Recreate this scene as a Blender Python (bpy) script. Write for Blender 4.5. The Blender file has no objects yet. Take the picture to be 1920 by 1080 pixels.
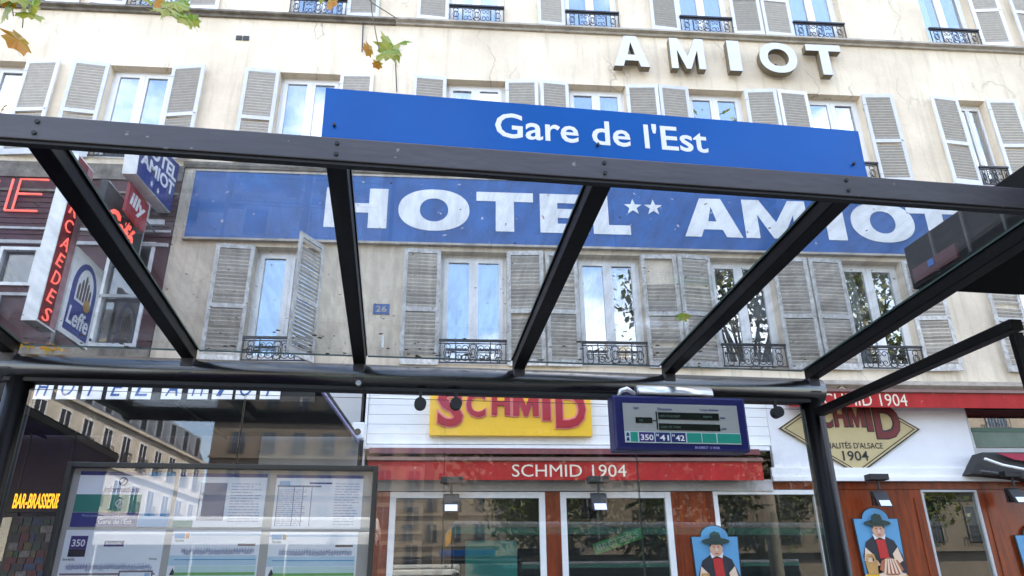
import bpy, bmesh, math, random
from mathutils import Vector, Matrix
random.seed(7)
S = bpy.context.scene
COL = S.collection
R = math.radians
# ------------------------------------------------------------------ camera
EYE = Vector((0, 0, 1.6)); FPX = 1379.0
_y, _p, _r = R(4.6), R(22.98), R(-0.636)
FW = Vector((math.sin(_y)*math.cos(_p), math.cos(_y)*math.cos(_p), math.sin(_p)))
_rt = Vector((math.cos(_y), -math.sin(_y), 0)); _up = _rt.cross(FW)
RT = _rt*math.cos(_r) + _up*math.sin(_r); UP = -_rt*math.sin(_r) + _up*math.cos(_r)
cam = bpy.data.cameras.new('camera'); camo = bpy.data.objects.new('camera', cam); COL.objects.link(camo)
cam.sensor_width = 36; cam.lens = FPX/1920*36; cam.clip_start = 0.05; cam.clip_end = 600
M = Matrix((RT, UP, -FW)).transposed().to_4x4(); M.translation = EYE
camo.matrix_world = M; S.camera = camo
# ------------------------------------------------------------------ world, sun, exposure
SUN_EL, SUN_AZ = R(56), R(48)          # azimuth measured from +Y towards +X : the sun stands behind the hotel
w = bpy.data.worlds.new('World'); S.world = w; w.use_nodes = True
nt = w.node_tree; nt.nodes.clear()
def N(nt, t, **k):
    n = nt.nodes.new(t)
    for a, b in k.items(): setattr(n, a, b)
    return n
out = N(nt, 'ShaderNodeOutputWorld'); bg = N(nt, 'ShaderNodeBackground'); bg.inputs[1].default_value = 0.14
sky = N(nt, 'ShaderNodeTexSky', sky_type='NISHITA', sun_disc=False, sun_elevation=SUN_EL, sun_rotation=SUN_AZ)
sky.dust_density = 1.2
tc = N(nt, 'ShaderNodeTexCoord'); mp = N(nt, 'ShaderNodeMapping'); mp.inputs['Scale'].default_value = (1, 1, 2.2)
no = N(nt, 'ShaderNodeTexNoise'); no.inputs['Scale'].default_value = 2.6; no.inputs['Detail'].default_value = 7; no.inputs['Roughness'].default_value = .58
rp = N(nt, 'ShaderNodeValToRGB'); rp.color_ramp.elements[0].position = .47; rp.color_ramp.elements[1].position = .66
mx = N(nt, 'ShaderNodeMix', data_type='RGBA'); mx.inputs[7].default_value = (6.0, 6.1, 6.4, 1)
L = nt.links.new
L(tc.outputs['Generated'], mp.inputs[0]); L(mp.outputs[0], no.inputs[0]); L(no.outputs[0], rp.inputs[0])
L(rp.outputs[0], mx.inputs[0]); L(sky.outputs[0], mx.inputs[6]); L(mx.outputs[2], bg.inputs[0]); L(bg.outputs[0], out.inputs[0])
sun = bpy.data.lights.new('sun', 'SUN'); sun.energy = 4.2; sun.angle = R(.53); sun.color = (1, .95, .87)
suno = bpy.data.objects.new('sun', sun); COL.objects.link(suno)
sd = Vector((math.sin(SUN_AZ)*math.cos(SUN_EL), math.cos(SUN_AZ)*math.cos(SUN_EL), math.sin(SUN_EL)))
suno.rotation_euler = (-sd).to_track_quat('-Z', 'Y').to_euler(); suno.location = (0, 40, 60)
S.view_settings.view_transform = 'Standard'; S.view_settings.look = 'None'
S.view_settings.gamma = 1; S.view_settings.exposure = 2.80
try: S.view_settings.use_curve_mapping = False
except Exception: pass
cy = S.cycles
cy.max_bounces = 10; cy.transparent_max_bounces = 24; cy.glossy_bounces = 5; cy.diffuse_bounces = 4
cy.caustics_reflective = False; cy.caustics_refractive = False; cy.sample_clamp_indirect = 6

# ------------------------------------------------------------------ photo calibration helpers
def ray(px, py): return FW + RT*((px-960)/FPX) - UP*((py-540)/FPX)
def at(px, py, Y=11.4):
    d = ray(px, py); return EYE + d*(Y/d.y)
SHA = R(3.98)
SU = Vector((math.cos(SHA), math.sin(SHA), 0)); SS = Vector((-math.sin(SHA), math.cos(SHA), 0))
def ats(px, py, s):                       # point in the shelter's own axes (u, s, z)
    d = ray(px, py); p = EYE + d*(s/d.dot(SS)); return Vector((p.dot(SU), s, p.z))
# ------------------------------------------------------------------ materials
MATS = {}
def mat(name, col, rough=.6, metal=0, var=.0, vscale=3., bump=0., bscale=30., spec=.5, coat=0, emit=None, stretch=None, col2=None):
    if name in MATS: return MATS[name]
    m = bpy.data.materials.new(name); m.use_nodes = True; nt = m.node_tree; b = nt.nodes['Principled BSDF']
    b.inputs['Base Color'].default_value = (*col, 1); b.inputs['Roughness'].default_value = rough
    b.inputs['Metallic'].default_value = metal; b.inputs['Specular IOR Level'].default_value = spec
    b.inputs['Coat Weight'].default_value = coat
    tc = N(nt, 'ShaderNodeTexCoord'); src = tc.outputs['Object']
    if stretch:
        mp = N(nt, 'ShaderNodeMapping'); mp.inputs['Scale'].default_value = stretch
        nt.links.new(src, mp.inputs[0]); src = mp.outputs[0]
    if var or col2:
        n = N(nt, 'ShaderNodeTexNoise'); n.inputs['Scale'].default_value = vscale; n.inputs['Detail'].default_value = 6
        n.inputs['Roughness'].default_value = .65; nt.links.new(src, n.inputs[0])
        r = N(nt, 'ShaderNodeValToRGB'); r.color_ramp.elements[0].position = .3; r.color_ramp.elements[1].position = .7
        c2 = col2 or tuple(c*(1-var) for c in col)
        r.color_ramp.elements[0].color = (*c2, 1); r.color_ramp.elements[1].color = (*col, 1)
        nt.links.new(n.outputs[0], r.inputs[0]); nt.links.new(r.outputs[0], b.inputs['Base Color'])
        q = N(nt, 'ShaderNodeMapRange'); q.inputs['To Min'].default_value = min(1, rough*1.25); q.inputs['To Max'].default_value = rough*.85
        nt.links.new(n.outputs[0], q.inputs[0]); nt.links.new(q.outputs[0], b.inputs['Roughness'])
    if bump:
        n2 = N(nt, 'ShaderNodeTexNoise'); n2.inputs['Scale'].default_value = bscale; n2.inputs['Detail'].default_value = 4
        nt.links.new(src, n2.inputs[0]); bp = N(nt, 'ShaderNodeBump'); bp.inputs['Strength'].default_value = bump; bp.inputs['Distance'].default_value = .01
        nt.links.new(n2.outputs[0], bp.inputs['Height']); nt.links.new(bp.outputs[0], b.inputs['Normal'])
    if emit:
        b.inputs['Emission Color'].default_value = (*col, 1); b.inputs['Emission Strength'].default_value = emit
    MATS[name] = m; return m
def plaster(name, col, stain, crack=.75, dirt=.5, bump=.25):
    m = bpy.data.materials.new(name); m.use_nodes = True; nt = m.node_tree; b = nt.nodes['Principled BSDF']; L = nt.links.new
    b.inputs['Roughness'].default_value = .85; b.inputs['Specular IOR Level'].default_value = .2
    tc = N(nt, 'ShaderNodeTexCoord')
    n = N(nt, 'ShaderNodeTexNoise'); n.inputs['Scale'].default_value = .55; n.inputs['Detail'].default_value = 8; n.inputs['Roughness'].default_value = .62
    L(tc.outputs['Object'], n.inputs[0])
    r = N(nt, 'ShaderNodeValToRGB'); r.color_ramp.elements[0].position = .36; r.color_ramp.elements[1].position = .58
    r.color_ramp.elements[0].color = (*stain, 1); r.color_ramp.elements[1].color = (*col, 1); L(n.outputs[0], r.inputs[0])
    # rain streaks
    mp = N(nt, 'ShaderNodeMapping'); mp.inputs['Scale'].default_value = (3.2, 1, .22); L(tc.outputs['Object'], mp.inputs[0])
    n2 = N(nt, 'ShaderNodeTexNoise'); n2.inputs['Scale'].default_value = 1.6; n2.inputs['Detail'].default_value = 7; n2.inputs['Roughness'].default_value = .7; L(mp.outputs[0], n2.inputs[0])
    r2 = N(nt, 'ShaderNodeValToRGB'); r2.color_ramp.elements[0].position = .51; r2.color_ramp.elements[1].position = .78
    r2.color_ramp.elements[0].color = (0, 0, 0, 1); r2.color_ramp.elements[1].color = (dirt, dirt, dirt, 1); L(n2.outputs[0], r2.inputs[0])
    m1 = N(nt, 'ShaderNodeMix', data_type='RGBA'); L(r2.outputs[0], m1.inputs[0]); L(r.outputs[0], m1.inputs[6]); m1.inputs[7].default_value = (*(c*.62 for c in stain), 1)
    # thin cracks
    n3 = N(nt, 'ShaderNodeTexNoise'); n3.inputs['Scale'].default_value = 1.3; n3.inputs['Detail'].default_value = 5; L(tc.outputs['Object'], n3.inputs[0])
    mv = N(nt, 'ShaderNodeVectorMath', operation='MULTIPLY_ADD'); mv.inputs[1].default_value = (.9, .9, .9); L(n3.outputs['Color'], mv.inputs[0])
    mp3 = N(nt, 'ShaderNodeMapping'); mp3.inputs['Scale'].default_value = (1, 1, .45); L(tc.outputs['Object'], mp3.inputs[0]); L(mp3.outputs[0], mv.inputs[2])
    v = N(nt, 'ShaderNodeTexVoronoi', feature='DISTANCE_TO_EDGE'); v.inputs['Scale'].default_value = .85; L(mv.outputs[0], v.inputs[0])
    r3 = N(nt, 'ShaderNodeValToRGB'); r3.color_ramp.elements[0].position = 0; r3.color_ramp.elements[1].position = .014
    r3.color_ramp.elements[0].color = (1, 1, 1, 1); r3.color_ramp.elements[1].color = (0, 0, 0, 1); L(v.outputs[0], r3.inputs[0])
    n4 = N(nt, 'ShaderNodeTexNoise'); n4.inputs['Scale'].default_value = .8; n4.inputs['Detail'].default_value = 3; L(tc.outputs['Object'], n4.inputs[0])
    r4 = N(nt, 'ShaderNodeValToRGB'); r4.color_ramp.elements[0].position = .48; r4.color_ramp.elements[1].position = .62
    r4.color_ramp.elements[1].color = (crack, crack, crack, 1); r4.color_ramp.elements[0].color = (0, 0, 0, 1); L(n4.outputs[0], r4.inputs[0])
    mm = N(nt, 'ShaderNodeMath', operation='MULTIPLY'); L(r3.outputs[0], mm.inputs[0]); L(r4.outputs[0], mm.inputs[1])
    m2 = N(nt, 'ShaderNodeMix', data_type='RGBA'); L(mm.outputs[0], m2.inputs[0]); L(m1.outputs[2], m2.inputs[6]); m2.inputs[7].default_value = (*(c*.4 for c in stain), 1)
    L(m2.outputs[2], b.inputs['Base Color'])
    n5 = N(nt, 'ShaderNodeTexNoise'); n5.inputs['Scale'].default_value = 14; n5.inputs['Detail'].default_value = 6; L(tc.outputs['Object'], n5.inputs[0])
    bp = N(nt, 'ShaderNodeBump'); bp.inputs['Strength'].default_value = bump; bp.inputs['Distance'].default_value = .03
    L(n5.outputs[0], bp.inputs['Height']); L(bp.outputs[0], b.inputs['Normal'])
    MATS[name] = m; return m
def glass(name, tint=(.93, .95, .95), refl=1.0, base=.0, dirt=.06, dcol=(.5, .5, .48), dscale=6, stretch=(1, 1, 1), rough=.0, ior=1.5):
    m = bpy.data.materials.new(name); m.use_nodes = True; nt = m.node_tree; nt.nodes.clear(); L = nt.links.new
    o = N(nt, 'ShaderNodeOutputMaterial'); tr = N(nt, 'ShaderNodeBsdfTransparent'); tr.inputs[0].default_value = (*tint, 1)
    gl = N(nt, 'ShaderNodeBsdfGlossy'); gl.inputs['Roughness'].default_value = rough; gl.inputs[0].default_value = (1, 1, 1, 1)
    lw = N(nt, 'ShaderNodeLayerWeight'); lw.inputs[0].default_value = .5; f0 = ((ior-1)/(ior+1))**2
    pw = N(nt, 'ShaderNodeMath', operation='POWER'); pw.inputs[1].default_value = 5; L(lw.outputs['Facing'], pw.inputs[0])
    fr = N(nt, 'ShaderNodeMath', operation='MULTIPLY_ADD'); fr.inputs[1].default_value = 1-f0; fr.inputs[2].default_value = f0; L(pw.outputs[0], fr.inputs[0])
    ma = N(nt, 'ShaderNodeMath', operation='MULTIPLY_ADD', use_clamp=True); ma.inputs[1].default_value = refl; ma.inputs[2].default_value = base; L(fr.outputs[0], ma.inputs[0])
    mi = N(nt, 'ShaderNodeMixShader'); L(ma.outputs[0], mi.inputs[0]); L(tr.outputs[0], mi.inputs[1]); L(gl.outputs[0], mi.inputs[2])
    df = N(nt, 'ShaderNodeBsdfDiffuse'); df.inputs[0].default_value = (*dcol, 1)
    tc = N(nt, 'ShaderNodeTexCoord'); mp = N(nt, 'ShaderNodeMapping'); mp.inputs['Scale'].default_value = stretch; L(tc.outputs['Object'], mp.inputs[0])
    n = N(nt, 'ShaderNodeTexNoise'); n.inputs['Scale'].default_value = dscale; n.inputs['Detail'].default_value = 8; n.inputs['Roughness'].default_value = .75; L(mp.outputs[0], n.inputs[0])
    q = N(nt, 'ShaderNodeMapRange'); q.inputs['From Min'].default_value = .42; q.inputs['From Max'].default_value = .8; q.inputs['To Min'].default_value = dirt*.25; q.inputs['To Max'].default_value = dirt*3.2
    L(n.outputs[0], q.inputs[0])
    m2 = N(nt, 'ShaderNodeMixShader'); L(q.outputs[0], m2.inputs[0]); L(mi.outputs[0], m2.inputs[1]); L(df.outputs[0], m2.inputs[2]); L(m2.outputs[0], o.inputs[0])
    MATS[name] = m; return m
CREAM = plaster('cream_plaster', (.80, .685, .525), (.64, .54, .41), .7, .7)
TAN = plaster('tan_plaster', (.69, .60, .47), (.50, .43, .34), .4, .8)
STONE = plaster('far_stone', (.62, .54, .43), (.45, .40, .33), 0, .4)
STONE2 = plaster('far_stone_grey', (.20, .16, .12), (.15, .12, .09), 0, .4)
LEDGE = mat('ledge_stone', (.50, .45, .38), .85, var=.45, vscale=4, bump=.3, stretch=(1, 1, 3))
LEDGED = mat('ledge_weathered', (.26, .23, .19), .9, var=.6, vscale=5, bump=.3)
PVC = mat('white_window_paint', (.80, .80, .80), .35, var=.06, vscale=3)
SHUT = mat('white_shutter_paint', (.72, .72, .73), .55, var=.14, vscale=9, stretch=(1, 1, .4))
SHUTW = mat('flaking_shutter_paint', (.68, .67, .65), .65, col2=(.30, .28, .25), vscale=16, bump=.25, stretch=(1, 1, .7))
SLAT = mat('grey_slat_paint', (.60, .575, .54), .6, var=.2, vscale=10)
SLATW = mat('weathered_slat_paint', (.74, .72, .68), .7, col2=(.40, .36, .31), vscale=9, bump=.2, stretch=(1, 1, 2))
IRON = mat('black_iron', (.016, .016, .02), .45, spec=.5)
HBLUE = mat('faded_blue_enamel', (.016, .100, .33), .40, col2=(.009, .062, .22), vscale=3, bump=.08, bscale=8)
HWHITE = mat('painted_white_letter', (.74, .75, .76), .5, var=.14, vscale=7)
WHITE = mat('white_paint', (.80, .80, .79), .45, var=.12, vscale=3, stretch=(.4, 1, 2))
GREYW = mat('pale_grey_render', (.50, .50, .50), .8, var=.2, vscale=2, bump=.1)
SBLUE = mat('station_sign_blue', (.001, .098, .41), .18, var=.18, vscale=2.5, spec=.18)
SHELL = mat('shelter_grey_paint', (.060, .054, .062), .42, var=.5, vscale=5, bump=.12, bscale=60, stretch=(.3, 1, 1))
SHELB = mat('shelter_dark_paint', (.0030, .0026, .0026), .38, var=.35, vscale=5, bump=.08, spec=.16)
SHELT = mat('rear_tube_paint', (.006, .0055, .006), .24, var=.3, vscale=5, bump=.05, spec=.9)
RUBBER = mat('black_rubber', (.01, .01, .01), .6)
RED = mat('red_awning_fabric', (.42, .005, .003), .7, var=.35, vscale=4, stretch=(1, 1, .3), bump=.9, bscale=5)
YEL = mat('yellow_sign_paint', (.80, .47, .015), .35, var=.08, vscale=3)
CRIM = mat('crimson_letter_paint', (.33, .005, .012), .35)
PINK = mat('pale_pink_edge', (.70, .22, .20), .4)
WOOD = mat('varnished_brown_wood', (.26, .045, .010), .24, col2=(.09, .015, .005), vscale=3, bump=.1, stretch=(5, 5, .5))
DARK = mat('dark_interior', (.020, .018, .016), .9)
DGREY = mat('dark_grey', (.04, .04, .04), .6)
BURG = mat('burgundy_cladding', (.075, .018, .022), .55, var=.4, vscale=4, stretch=(.5, 1, 3))
NEON = mat('red_neon', (1.0, .15, .11), .5, emit=.17)
LED = mat('amber_led', (1.0, .45, .02), .5, emit=.26)
NAVY = mat('navy_casing', (.010, .012, .105), .3, var=.15, vscale=4)
STEEL = mat('brushed_steel', (.55, .55, .56), .28, metal=.9)
CURT = mat('pale_blue_curtain', (.42, .50, .62), .9, var=.25, vscale=14, stretch=(6, 1, .2))
CURTW = mat('white_net_curtain', (.72, .72, .70), .9, var=.2, vscale=14, stretch=(6, 1, .2))
WGLASS = glass('window_glass', (.82, .86, .88), 1.2, .22, .015, ior=1.6)
SGLASS = glass('shop_glass', (.80, .84, .82), 1.3, .03, .01, ior=1.5)
RGLASS = glass('roof_glass', (.95, .965, .97), 1.0, 0, .07, (.40, .39, .37), 11, (2.2, .3, 1))
PGLASS = glass('shelter_wall_glass', (.985, .99, .99), .95, .012, .004)
CGLASS = glass('poster_case_glass', (.99, .99, .99), 1.25, .0, .01)
def leafmat(name, c1, c2, trans=.5):
    m = bpy.data.materials.new(name); m.use_nodes = True; nt = m.node_tree; b = nt.nodes['Principled BSDF']; L = nt.links.new
    o = nt.nodes['Material Output']; b.inputs['Roughness'].default_value = .45
    tc = N(nt, 'ShaderNodeTexCoord'); n = N(nt, 'ShaderNodeTexNoise'); n.inputs['Scale'].default_value = 9 if trans > .55 else 2.2; n.inputs['Detail'].default_value = 3
    L(tc.outputs['Object'], n.inputs[0]); r = N(nt, 'ShaderNodeValToRGB'); r.color_ramp.elements[0].position = .4; r.color_ramp.elements[1].position = .62
    r.color_ramp.elements[0].color = (*c1, 1); r.color_ramp.elements[1].color = (*c2, 1); L(n.outputs[0], r.inputs[0]); L(r.outputs[0], b.inputs[0])
    t = N(nt, 'ShaderNodeBsdfTranslucent'); L(r.outputs[0], t.inputs[0]); mi = N(nt, 'ShaderNodeMixShader'); mi.inputs[0].default_value = trans*.7
    L(b.outputs[0], mi.inputs[1]); L(t.outputs[0], mi.inputs[2]); L(mi.outputs[0], o.inputs[0]); MATS[name] = m; return m
LEAFN = leafmat('near_leaf', (.20, .32, .02), (.34, .33, .03), .6)
LEAFY = leafmat('yellow_leaf', (.42, .27, .02), (.48, .20, .02), .6)
LEAFC = leafmat('crown_leaf', (.050, .085, .018), (.16, .15, .02), .5)
BARK = mat('plane_bark', (.17, .15, .11), .9, col2=(.08, .07, .05), vscale=5, bump=.5)

def tone(m, k=.18):
    nt = m.node_tree; b = nt.nodes['Principled BSDF']; inp = b.inputs['Base Color']; oi = N(nt, 'ShaderNodeObjectInfo')
    mr = N(nt, 'ShaderNodeMapRange'); mr.inputs['To Min'].default_value = 1-k; mr.inputs['To Max'].default_value = 1+k*.5; nt.links.new(oi.outputs['Random'], mr.inputs[0])
    mx = N(nt, 'ShaderNodeVectorMath', operation='SCALE'); nt.links.new(inp.links[0].from_socket, mx.inputs[0]); nt.links.new(mr.outputs[0], mx.inputs['Scale']); nt.links.new(mx.outputs[0], inp)
for m_ in (SHUT, SHUTW, SLAT): tone(m_)
for m_ in (SLATW, CURT, CURTW): tone(m_, .3)
def chips(m, col, thr=.68, scale=16):
    nt = m.node_tree; b = nt.nodes['Principled BSDF']; inp = b.inputs['Base Color']; tc = N(nt, 'ShaderNodeTexCoord')
    n = N(nt, 'ShaderNodeTexNoise'); n.inputs['Scale'].default_value = scale; n.inputs['Detail'].default_value = 4; nt.links.new(tc.outputs['Object'], n.inputs[0])
    r = N(nt, 'ShaderNodeValToRGB'); r.color_ramp.elements[0].position = thr; r.color_ramp.elements[1].position = thr+.03
    nt.links.new(n.outputs[0], r.inputs[0]); mx = N(nt, 'ShaderNodeMix', data_type='RGBA'); nt.links.new(r.outputs[0], mx.inputs[0])
    nt.links.new(inp.links[0].from_socket, mx.inputs[6]); mx.inputs[7].default_value = (*col, 1); nt.links.new(mx.outputs[2], inp)
chips(HBLUE, (.40,.40,.42), .70, 7); chips(HWHITE, (.30,.24,.18), .70, 9); chips(RED, (.42,.16,.12), .69, 12); chips(SHELL, (.20,.19,.19), .70, 22)
# ------------------------------------------------------------------ mesh helpers
class MB:
    def __init__(s): s.v = []; s.f = []
    def add(s, vs, fs):
        o = len(s.v); s.v += [tuple(v) for v in vs]; s.f += [tuple(i+o for i in f) for f in fs]; return s
    def box(s, x0, x1, y0, y1, z0, z1):
        return s.add([(x0,y0,z0),(x1,y0,z0),(x1,y1,z0),(x0,y1,z0),(x0,y0,z1),(x1,y0,z1),(x1,y1,z1),(x0,y1,z1)],
                     [(0,3,2,1),(4,5,6,7),(0,1,5,4),(1,2,6,5),(2,3,7,6),(3,0,4,7)])
    def quad(s, a, b, c, d): return s.add([a, b, c, d], [(0,1,2,3)])
    def prism(s, pts, off):                 # planar polygon pts (3D) pushed by vector off
        n = len(pts); off = Vector(off); p = [Vector(q) for q in pts]
        return s.add(p+[q+off for q in p], [tuple(range(n-1,-1,-1)), tuple(range(n,2*n))]+[(i,(i+1)%n,n+(i+1)%n,n+i) for i in range(n)])
    def tube(s, path, r, k=8, cap=True):
        P = [Vector(p) for p in path]; n = len(P); rs = r if isinstance(r, (list, tuple)) else [r]*n
        rings = []; prev = None
        for i, p in enumerate(P):
            t = (P[min(i+1,n-1)]-P[max(i-1,0)]).normalized()
            if prev is None:
                a = t.cross(Vector((0,0,1)));
                if a.length < .1: a = t.cross(Vector((1,0,0)))
            else: a = prev - t*prev.dot(t)
            a.normalize(); prev = a; b = t.cross(a)
            rings.append([p + (a*math.cos(2*math.pi*j/k)+b*math.sin(2*math.pi*j/k))*rs[i] for j in range(k)])
        vs = [v for rg in rings for v in rg]; fs = []
        for i in range(n-1):
            for j in range(k): fs.append((i*k+j, i*k+(j+1)%k, (i+1)*k+(j+1)%k, (i+1)*k+j))
        if cap: fs += [tuple(range(k-1,-1,-1)), tuple((n-1)*k+j for j in range(k))]
        return s.add(vs, fs)
    def sweep(s, prof, x0, x1):             # (y,z) profile along x
        n = len(prof)
        return s.add([(x0,y,z) for y,z in prof]+[(x1,y,z) for y,z in prof], [tuple(range(n)), tuple(range(2*n-1,n-1,-1))]+[(i,n+i,n+(i+1)%n,(i+1)%n) for i in range(n)])
    def mesh(s, name, m, bevel=0, smooth=False, org=(0,0,0)):
        me = bpy.data.meshes.new(name); ox, oy, oz = org
        me.from_pydata([(x-ox, y-oy, z-oz) for x, y, z in s.v], [], s.f); me.materials.append(m)
        bm = bmesh.new(); bm.from_mesh(me); bmesh.ops.recalc_face_normals(bm, faces=bm.faces)
        if bevel: bmesh.ops.bevel(bm, geom=bm.edges[:], offset=bevel, segments=2, affect='EDGES', profile=.6)
        bm.to_mesh(me); bm.free()
        if smooth: me.shade_smooth()
        return me
    def build(s, name, m, parent=None, bevel=0, smooth=False, label=None, kind=None):
        org = tuple(parent['_o']) if parent is not None else (0,0,0)
        return link(name, s.mesh(name, m, bevel, smooth, org), parent, label=label, kind=kind)
def link(name, me, parent=None, loc=(0,0,0), rot=None, label=None, kind=None):
    o = bpy.data.objects.new(name, me); COL.objects.link(o); o.location = loc
    if rot: o.rotation_euler = rot
    if parent is not None: o.parent = parent; o['_o'] = tuple(parent['_o'])
    if label: o['label'] = label
    if kind: o['kind'] = kind
    return o
def tag(o, label, cat, group=None):
    o['label'] = label; o['category'] = cat
    if group: o['group'] = group
    return o
def thing(name, loc, label, cat, group=None, rotz=0, frame=None):
    o = bpy.data.objects.new(name, None); COL.objects.link(o); o.empty_display_size = .2
    o['_o'] = tuple(loc)
    if frame == 's':                        # loc given in shelter axes
        o.location = SU*loc[0] + SS*loc[1] + Vector((0,0,loc[2])); o.rotation_euler = (0,0,SHA)
    else: o.location = loc; o.rotation_euler = (0,0,rotz)
    return tag(o, label, cat, group)
def B(*a): return MB().box(*a)

def from_curve(cu):
    o = bpy.data.objects.new('_t', cu); me = bpy.data.meshes.new_from_object(o)
    vs = [v.co.copy() for v in me.vertices]; fs = [tuple(p.vertices) for p in me.polygons]
    bpy.data.objects.remove(o); bpy.data.meshes.remove(me); bpy.data.curves.remove(cu)
    xs = [v.x for v in vs]; ys = [v.y for v in vs]; zs = [v.z for v in vs]
    x0, y0, z0 = min(xs), min(ys), min(zs); W = max(xs)-x0 or 1; H = max(ys)-y0 or 1; D = (max(zs)-z0) or 1
    return [((v.x-x0)/W, (v.y-y0)/H, (v.z-z0)/D) for v in vs], fs, W, H
_TC = {}
def text(s, bold=0., shear=0., solid=True):
    k = (s, bold, shear, solid)
    if k not in _TC:
        c = bpy.data.curves.new('_t', 'FONT'); c.body = s; c.offset = bold; c.shear = shear; c.resolution_u = 3
        c.extrude = .05 if solid else 0; _TC[k] = from_curve(c)
    return _TC[k]
def ell(cx, cy, rx, ry, n=40, p=2.0):
    o = []
    for i in range(n):
        a = 2*math.pi*i/n; c, s_ = math.cos(a), math.sin(a)
        o.append((cx+rx*math.copysign(abs(c)**(2/p), c), cy+ry*math.copysign(abs(s_)**(2/p), s_)))
    return o
def glyph_contours(ch, t, h):
    if ch == 'I': return [[(0,0),(1,0),(1,1),(0,1)]]
    if ch == 'H': return [[(0,0),(t,0),(t,.5-h/2),(1-t,.5-h/2),(1-t,0),(1,0),(1,1),(1-t,1),(1-t,.5+h/2),(t,.5+h/2),(t,1),(0,1)]]
    if ch == 'T': return [[(.5-t/2,0),(.5+t/2,0),(.5+t/2,1-h),(1,1-h),(1,1),(0,1),(0,1-h),(.5-t/2,1-h)]]
    if ch == 'L': return [[(0,0),(1,0),(1,h),(t,h),(t,1),(0,1)]]
    if ch == 'E': return [[(0,0),(1,0),(1,h),(t,h),(t,.5-h/2),(.93,.5-h/2),(.93,.5+h/2),(t,.5+h/2),(t,1-h),(.98,1-h),(.98,1),(0,1)]]
    if ch == 'A':
        k = t*.62
        return [[(0,0),(t*.93,0),(t*1.12,.19),(1-t*1.12,.19),(1-t*.93,0),(1,0),(.5+k,1),(.5-k,1)], [(t*1.42,.19+h*.9),(.5,.80),(1-t*1.42,.19+h*.9)]]
    if ch == 'M':
        k = t*.8
        return [[(0,0),(k,0),(k,.62),(.5-k*.32,0),(.5+k*.32,0),(1-k,.62),(1-k,0),(1,0),(1,1),(1-k*1.25,1),(.5,.42),(k*1.25,1),(0,1)]]
    if ch == 'O': return [ell(.5,.5,.5,.5,48,2.2), ell(.5,.5,.5-t,.5-h,40,2.1)[::-1]]
    if ch == '*':
        return [[(.5+.5*(1 if i%2==0 else .40)*math.sin(i*math.pi/5), .5+.5*(1 if i%2==0 else .40)*math.cos(i*math.pi/5)) for i in range(10)]]
def glyph(ch, t=.3, h=.2):
    k = (ch, t, h, 'g')
    if k not in _TC:
        c = bpy.data.curves.new('_t', 'CURVE'); c.dimensions = '2D'; c.fill_mode = 'BOTH'; c.extrude = .05
        for con in glyph_contours(ch, t, h):
            sp = c.splines.new('POLY'); sp.points.add(len(con)-1); sp.use_cyclic_u = True
            for p, q in zip(sp.points, con): p.co = (q[0], q[1], 0, 1)
        _TC[k] = from_curve(c)
    return _TC[k]
def stamp(mb, shape, o, U, V, w=None, h=None, d=.004):
    """put a text / glyph shape with its lower left corner at o, width w along U, height h along V, front facing U x V"""
    vs, fs, W, H = shape; U = Vector(U).normalized(); V = Vector(V).normalized(); Nn = U.cross(V).normalized(); o = Vector(o)
    if h is None: h = w*H/W
    if w is None: w = h*W/H
    return mb.add([o + U*(x*w) + V*(y*h) + Nn*(z*d) for x, y, z in vs], fs)
XP, ZP = Vector((1,0,0)), Vector((0,0,1))

# ------------------------------------------------------------------ SETTING: ground
def sheet(name, u0, u1, s0, s1, z, m):
    mb = MB(); c = [SU*u+SS*s_+Vector((0,0,z)) for u, s_ in ((u0,s0),(u1,s0),(u1,s1),(u0,s1))]; mb.quad(*c)
    o = mb.build(name, m); o['kind'] = 'structure'; return o
ASPH = mat('asphalt', (.052, .052, .054), .85, var=.35, vscale=40, bump=.4, bscale=120)
PAVE = mat('pavement_asphalt', (.10, .10, .10), .85, var=.2, vscale=8, bump=.3, bscale=90)
sheet('ground', -300, 300, -300, 300, -.16, PAVE)
sheet('road', -150, 150, -15, .9, -.13, ASPH)
sheet('side_street', -14, -3, -150, -15, -.128, ASPH)
pv = MB(); pv.box(-60, 60, 1.2, 30, -.14, 0); o = pv.build('pavement', PAVE); o.rotation_euler = (0,0,SHA); o['kind'] = 'structure'
kb = MB(); kb.box(-60, 60, .9, 1.197, -.14, .0); o = kb.build('kerb', LEDGE, bevel=.01); o.rotation_euler = (0,0,SHA); o['kind'] = 'structure'
pv = MB(); pv.box(-2.5, 60, -18, -15, -.14, 0); o = pv.build('far_pavement', PAVE); o.rotation_euler = (0,0,SHA); o['kind'] = 'structure'

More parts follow.
